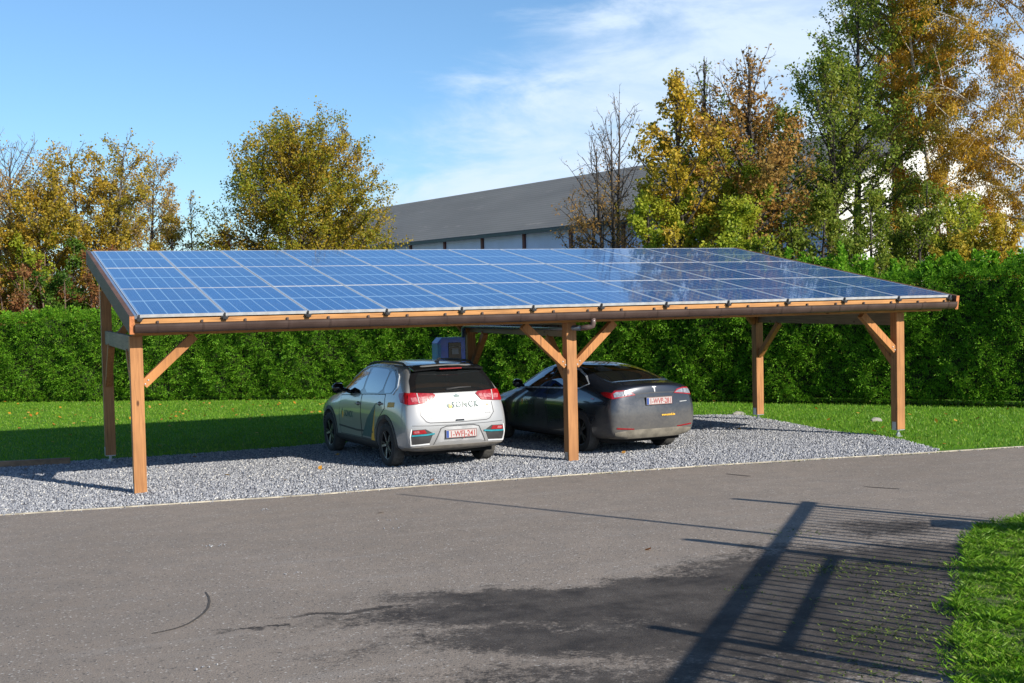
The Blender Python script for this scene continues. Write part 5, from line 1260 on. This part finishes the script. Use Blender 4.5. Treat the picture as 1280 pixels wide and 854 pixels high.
# ===== black fastback saloon
def black_car():
    h = R(4.6); X, Y = 7.79, 1.37
    root = empty('parked_car', (X, Y, gz(X, Y) + .005), h); root.rotation_euler = (-.0174, .004, h); root.scale = (.925, 1, 1)
    tag(root, 'dusty black blue fastback saloon, parked behind and right of the middle front post', 'car', 'cars parked under the carport')
    r_ = .34
    rings = [
     [(0, -.80, .24), (.68, -.80, .24), (.82, -.85, .33), (.865, -.875, .52), (.865, -.865, .70), (.845, -.845, .86), (.78, -.825, .99), (.69, -.81, 1.055), (.56, -.80, 1.09), (.34, -.80, 1.105), (0, -.80, 1.11)],
     [(0, -.66, .23), (.72, -.66, .23), (.875, -.68, .33), (.905, -.68, .52), (.905, -.67, .71), (.885, -.66, .87), (.815, -.64, 1.00), (.73, -.62, 1.07), (.59, -.60, 1.115), (.345, -.60, 1.135), (0, -.60, 1.142)],
     [(0, -.34, .20), (.74, -.34, .20), (.915, -.34, .31), (.922, -.34, .50), (.92, -.34, .72), (.90, -.34, .88), (.835, -.34, 1.01), (.755, -.32, 1.10), (.605, -.30, 1.18), (.35, -.30, 1.205), (0, -.30, 1.212)],
     [(0, .12, .17), (.76, .12, .18), (.905, .12, .29), (.918, .12, .48), (.92, .12, .72), (.905, .12, .87), (.845, .12, 1.0), (.76, .14, 1.17), (.61, .16, 1.30), (.35, .16, 1.33), (0, .16, 1.338)],
     [(0, .60, .16), (.76, .60, .17), (.89, .60, .27), (.895, .60, .46), (.91, .60, .71), (.903, .60, .86), (.85, .60, .985), (.76, .62, 1.20), (.605, .64, 1.375), (.35, .64, 1.41), (0, .64, 1.418)],
     [(0, 1.15, .16), (.76, 1.15, .17), (.89, 1.15, .27), (.893, 1.15, .46), (.908, 1.15, .70), (.903, 1.15, .84), (.853, 1.15, .97), (.757, 1.15, 1.21), (.595, 1.13, 1.395), (.345, 1.13, 1.435), (0, 1.13, 1.443)],
     [(0, 1.75, .16), (.76, 1.75, .17), (.89, 1.75, .27), (.895, 1.75, .46), (.908, 1.75, .69), (.903, 1.75, .82), (.853, 1.78, .95), (.75, 1.70, 1.17), (.59, 1.52, 1.37), (.34, 1.56, 1.405), (0, 1.58, 1.412)],
     [(0, 2.25, .16), (.76, 2.25, .17), (.905, 2.25, .29), (.915, 2.25, .47), (.915, 2.25, .69), (.90, 2.25, .80), (.845, 2.35, .92), (.755, 2.22, 1.0), (.65, 2.05, 1.12), (.38, 2.12, 1.16), (0, 2.15, 1.17)],
     [(0, 2.65, .17), (.76, 2.65, .18), (.915, 2.65, .31), (.922, 2.65, .48), (.918, 2.65, .68), (.895, 2.65, .79), (.82, 2.68, .865), (.73, 2.68, .885), (.58, 2.68, .90), (.35, 2.72, .915), (0, 2.74, .92)],
     [(0, 3.15, .19), (.72, 3.15, .20), (.895, 3.15, .32), (.905, 3.15, .48), (.89, 3.15, .65), (.86, 3.15, .74), (.79, 3.15, .80), (.68, 3.15, .81), (.52, 3.15, .82), (.30, 3.18, .83), (0, 3.18, .835)],
     [(0, 3.55, .22), (.62, 3.55, .22), (.76, 3.52, .33), (.77, 3.52, .46), (.74, 3.52, .56), (.70, 3.52, .62), (.62, 3.52, .66), (.54, 3.54, .67), (.42, 3.56, .68), (.25, 3.58, .685), (0, 3.59, .69)]]
    cap0 = [(.62, -.86, .25), (.68, -.915, .34), (.70, -.955, .52), (.70, -.95, .70), (.68, -.925, .86), (.63, -.905, .985), (.56, -.89, 1.045), (.46, -.88, 1.075), (.30, -.87, 1.085)]
    cap1 = [(.48, 3.62, .26), (.56, 3.64, .34), (.58, 3.66, .45), (.56, 3.66, .53), (.52, 3.65, .58), (.47, 3.63, .61), (.40, 3.63, .63), (.32, 3.63, .64), (.2, 3.63, .645)]
    wheels = [(s * .82, y, r_ + .005, .375, .25) for s in (-1, 1) for y in (0, 2.875)]
    fin, bvh = car_body(rings, (cap0, cap1), [m_navy, m_well], wheels, .4, crease=((6, .45), (2, .3)), tail=((6, 10, .85), (1, 6, .25)))
    body = link_mesh('body', fin, [], root); body.data.materials.clear(); body.data.materials.append(m_navy); body.data.materials.append(m_well)
    for x, s in ((-.81, 'L'), (.81, 'R')):
        for y in (0, 2.875): make_wheel(root, x, y, r_, .235, s, spokes=5, twin=True, bright=False)
    for sd_ in ('L', 'R'):
        xs_ = -1 if sd_ == 'L' else 1
        for nm, poly in (('side_window', [(2.12, .99), (1.15, 1.02), (1.11, 1.345), (1.35, 1.325), (1.62, 1.24), (1.9, 1.11)]), ('side_window', [(1.07, 1.022), (.12, 1.045), (-.06, 1.105), (.12, 1.20), (.42, 1.295), (.75, 1.345), (1.04, 1.35)])):
            patch(nm, [(poly, sd_, .004)], bvh, m_glass, root)
        band('chrome_strip', [([(2.17, .975), (1.1, 1.003), (.10, 1.027), (-.11, 1.105), (.10, 1.218), (.42, 1.315), (.75, 1.366), (1.1, 1.372), (1.38, 1.345), (1.65, 1.262), (1.94, 1.125), (2.17, .985)], sd_, .020)], bvh, m_chrome, root, .006)
        for poly, hp in (([(2.20, .30), (2.24, .70), (2.20, .95), (1.11, .99), (1.08, .30)], (1.32, .82)), ([(1.06, .30), (1.09, .99), (.12, 1.01), (.14, .88), (.36, .72), (.47, .5), (.50, .30)], (.30, .85))):
            dp = patch('door', [(poly, sd_, .003)], bvh, m_navy, root); band('door_gap', [(poly + [poly[0]], sd_, .009)], bvh, m_seam, dp, .004)
            hit = bvh.ray_cast(VIEWS[sd_][0] + Vector((0, hp[0], hp[1])), VIEWS[sd_][1])[0]; mb = MB(); mb.tube([(hit.x + xs_ * .002, hp[0] - .10, hp[1]), (hit.x + xs_ * .008, hp[0], hp[1]), (hit.x + xs_ * .002, hp[0] + .10, hp[1] - .003)], [.008, .013, .008], 8); drop(mb, 'door_handle', m_chrome, dp, smooth=True)
        mb = MB(); mb.tube([(xs_ * .83, 2.0, 1.0), (xs_ * .92, 2.0, 1.02)], [.025, .03], 8); mb.tube([(xs_ * .88, 2.02, 1.04), (xs_ * .92, 2.0, 1.05), (xs_ * 1.02, 1.98, 1.055), (xs_ * 1.07, 1.98, 1.05)], [.04, .075, .075, .035], 12); drop(mb, 'mirror', m_navy, root, smooth=True)
        s_ = xs_
        tl = patch('tail_light', [([(s_ * .39, .94), (s_ * .60, .918), (s_ * .805, .89), (s_ * .79, .97), (s_ * .74, 1.015), (s_ * .60, 1.02), (s_ * .47, 1.0)], 'B', .010), ([(-.83, .895), (-.64, .935), (-.56, .98), (-.64, .995), (-.79, .985)], sd_, .009)], bvh, [m_redl], root)
        patch('lamp_glass', [([(s_ * .42, .953), (s_ * .61, .933), (s_ * .77, .912), (s_ * .765, .97), (s_ * .72, .997), (s_ * .60, 1.002), (s_ * .49, .985)], 'B', .0135)], bvh, [m_greyl], tl)
        band('lamp_divider', [([(s_ * .60, .93), (s_ * .60, 1.005)], 'B', .012)], bvh, m_seam, tl, .016)
        patch('reflector', [([(s_ * .44, .405), (s_ * .76, .425), (s_ * .76, .445), (s_ * .44, .42)], 'B', .006)], bvh, [m_redl], root)
        patch('side_repeater', [([(-.42, .865), (-.34, .875), (-.34, .895), (-.42, .89)], sd_, .006)], bvh, [m_redl], root)
    # glass roof and rear screen as one dark sheet
    rw = patch('rear_window', [([(-.55, -.48), (-.3, -.52), (0, -.53), (.3, -.52), (.55, -.48), (.58, -.2), (.53, .3), (.52, .62), (-.52, .62), (-.53, .3), (-.58, -.2)], 'T', .004)], bvh, [m_glass], root)
    patch('roof_glass', [([(-.51, .66), (.51, .66), (.49, 1.5), (-.49, 1.5)], 'T', .004)], bvh, [m_glass], root)
    band('window_trim', [([(-.60, -.30), (-.57, -.50), (-.3, -.545), (0, -.555), (.3, -.545), (.57, -.50), (.60, -.30)], 'T', .016)], bvh, simple('blue grey trim', (.2, .3, .45), .2, metal=.8), root, .005)
    patch('seat', [([(-.44, .05), (-.18, .03), (-.20, .30), (-.42, .30)], 'T', .0055), ([(.0, .10), (.22, .10), (.20, .30), (.03, .30)], 'T', .0055)], bvh, [simple('seat grey behind glass', (.05, .065, .06), .3, coat=.6)], rw)
    band('boot_gap', [([(-.50, -.60), (-.52, -.72)], 'T', .008), ([(.50, -.60), (.52, -.72)], 'T', .008)], bvh, m_seam, root, .002)
    band('boot_gap', [([(-.40, .955), (-.38, .90), (.38, .90), (.40, .955)], 'B', .008), ([(-.42, .955), (0, .965), (.42, .955)], 'B', .014)], bvh, m_seam, root, .002)
    patch('diffuser', [([(-.74, .26), (.74, .26), (.78, .37), (.5, .40), (-.5, .40), (-.78, .37)], 'B', .005)], bvh, [simple('dusty lower bumper', (.19, .17, .135), .85, var=.25)], root)
    plate(root, bvh, .06, .835, '1-WVP-281')
    lettering('lettering', 'www.sonck.be', .05, (.10, .595), 'B', bvh, m_yel, root, width=.28, bold=.002)
    patch('emblem', [([(-.045, 1.055), (.0, 1.062), (.045, 1.055), (.04, 1.045), (.014, 1.047), (.008, .985), (.0, .97), (-.008, .985), (-.014, 1.047), (-.04, 1.045)], 'B', .008)], bvh, [m_white2], root)
    band('chrome_lettering', [([(.50, .80), (.66, .805)], 'B', .012)], bvh, m_light, root, .005)
    lettering('lettering', 'SONCK', .08, (-.08, .47), 'T', bvh, m_white2, rw, width=.34, off=.008, bold=.002)
    patch('emblem', [([(-.18, .49), (-.13, .53), (-.11, .49), (-.14, .46)], 'T', .007)], bvh, [m_yel], rw)
    patch('emblem', [([(1.98, .74), (1.95, .80), (1.92, .74), (1.95, .68)], 'L', .006)], bvh, [m_yel], root)
    lettering('lettering', 'SONCK', .12, (1.88, .70), 'L', bvh, simple('faint lettering', (.03, .06, .09), .4), root, mirror=-1, width=.36, off=.006)
    mb = MB(); mb.box(-.72, .72, -.6, 3.3, .18, .25); drop(mb, 'underbody', m_well, root)
    patch('windscreen', [([(-.62, 2.55), (.62, 2.55), (.53, 1.65), (-.53, 1.65)], 'T', .005)], bvh, [m_glass], root)
    patch('headlight', [([(-.74, .56), (-.50, .54), (-.46, .62), (-.70, .66)], 'F', .01), ([(.74, .56), (.50, .54), (.46, .62), (.70, .66)], 'F', .01)], bvh, [m_greyl], root)
    return root
silver_car(); black_car()
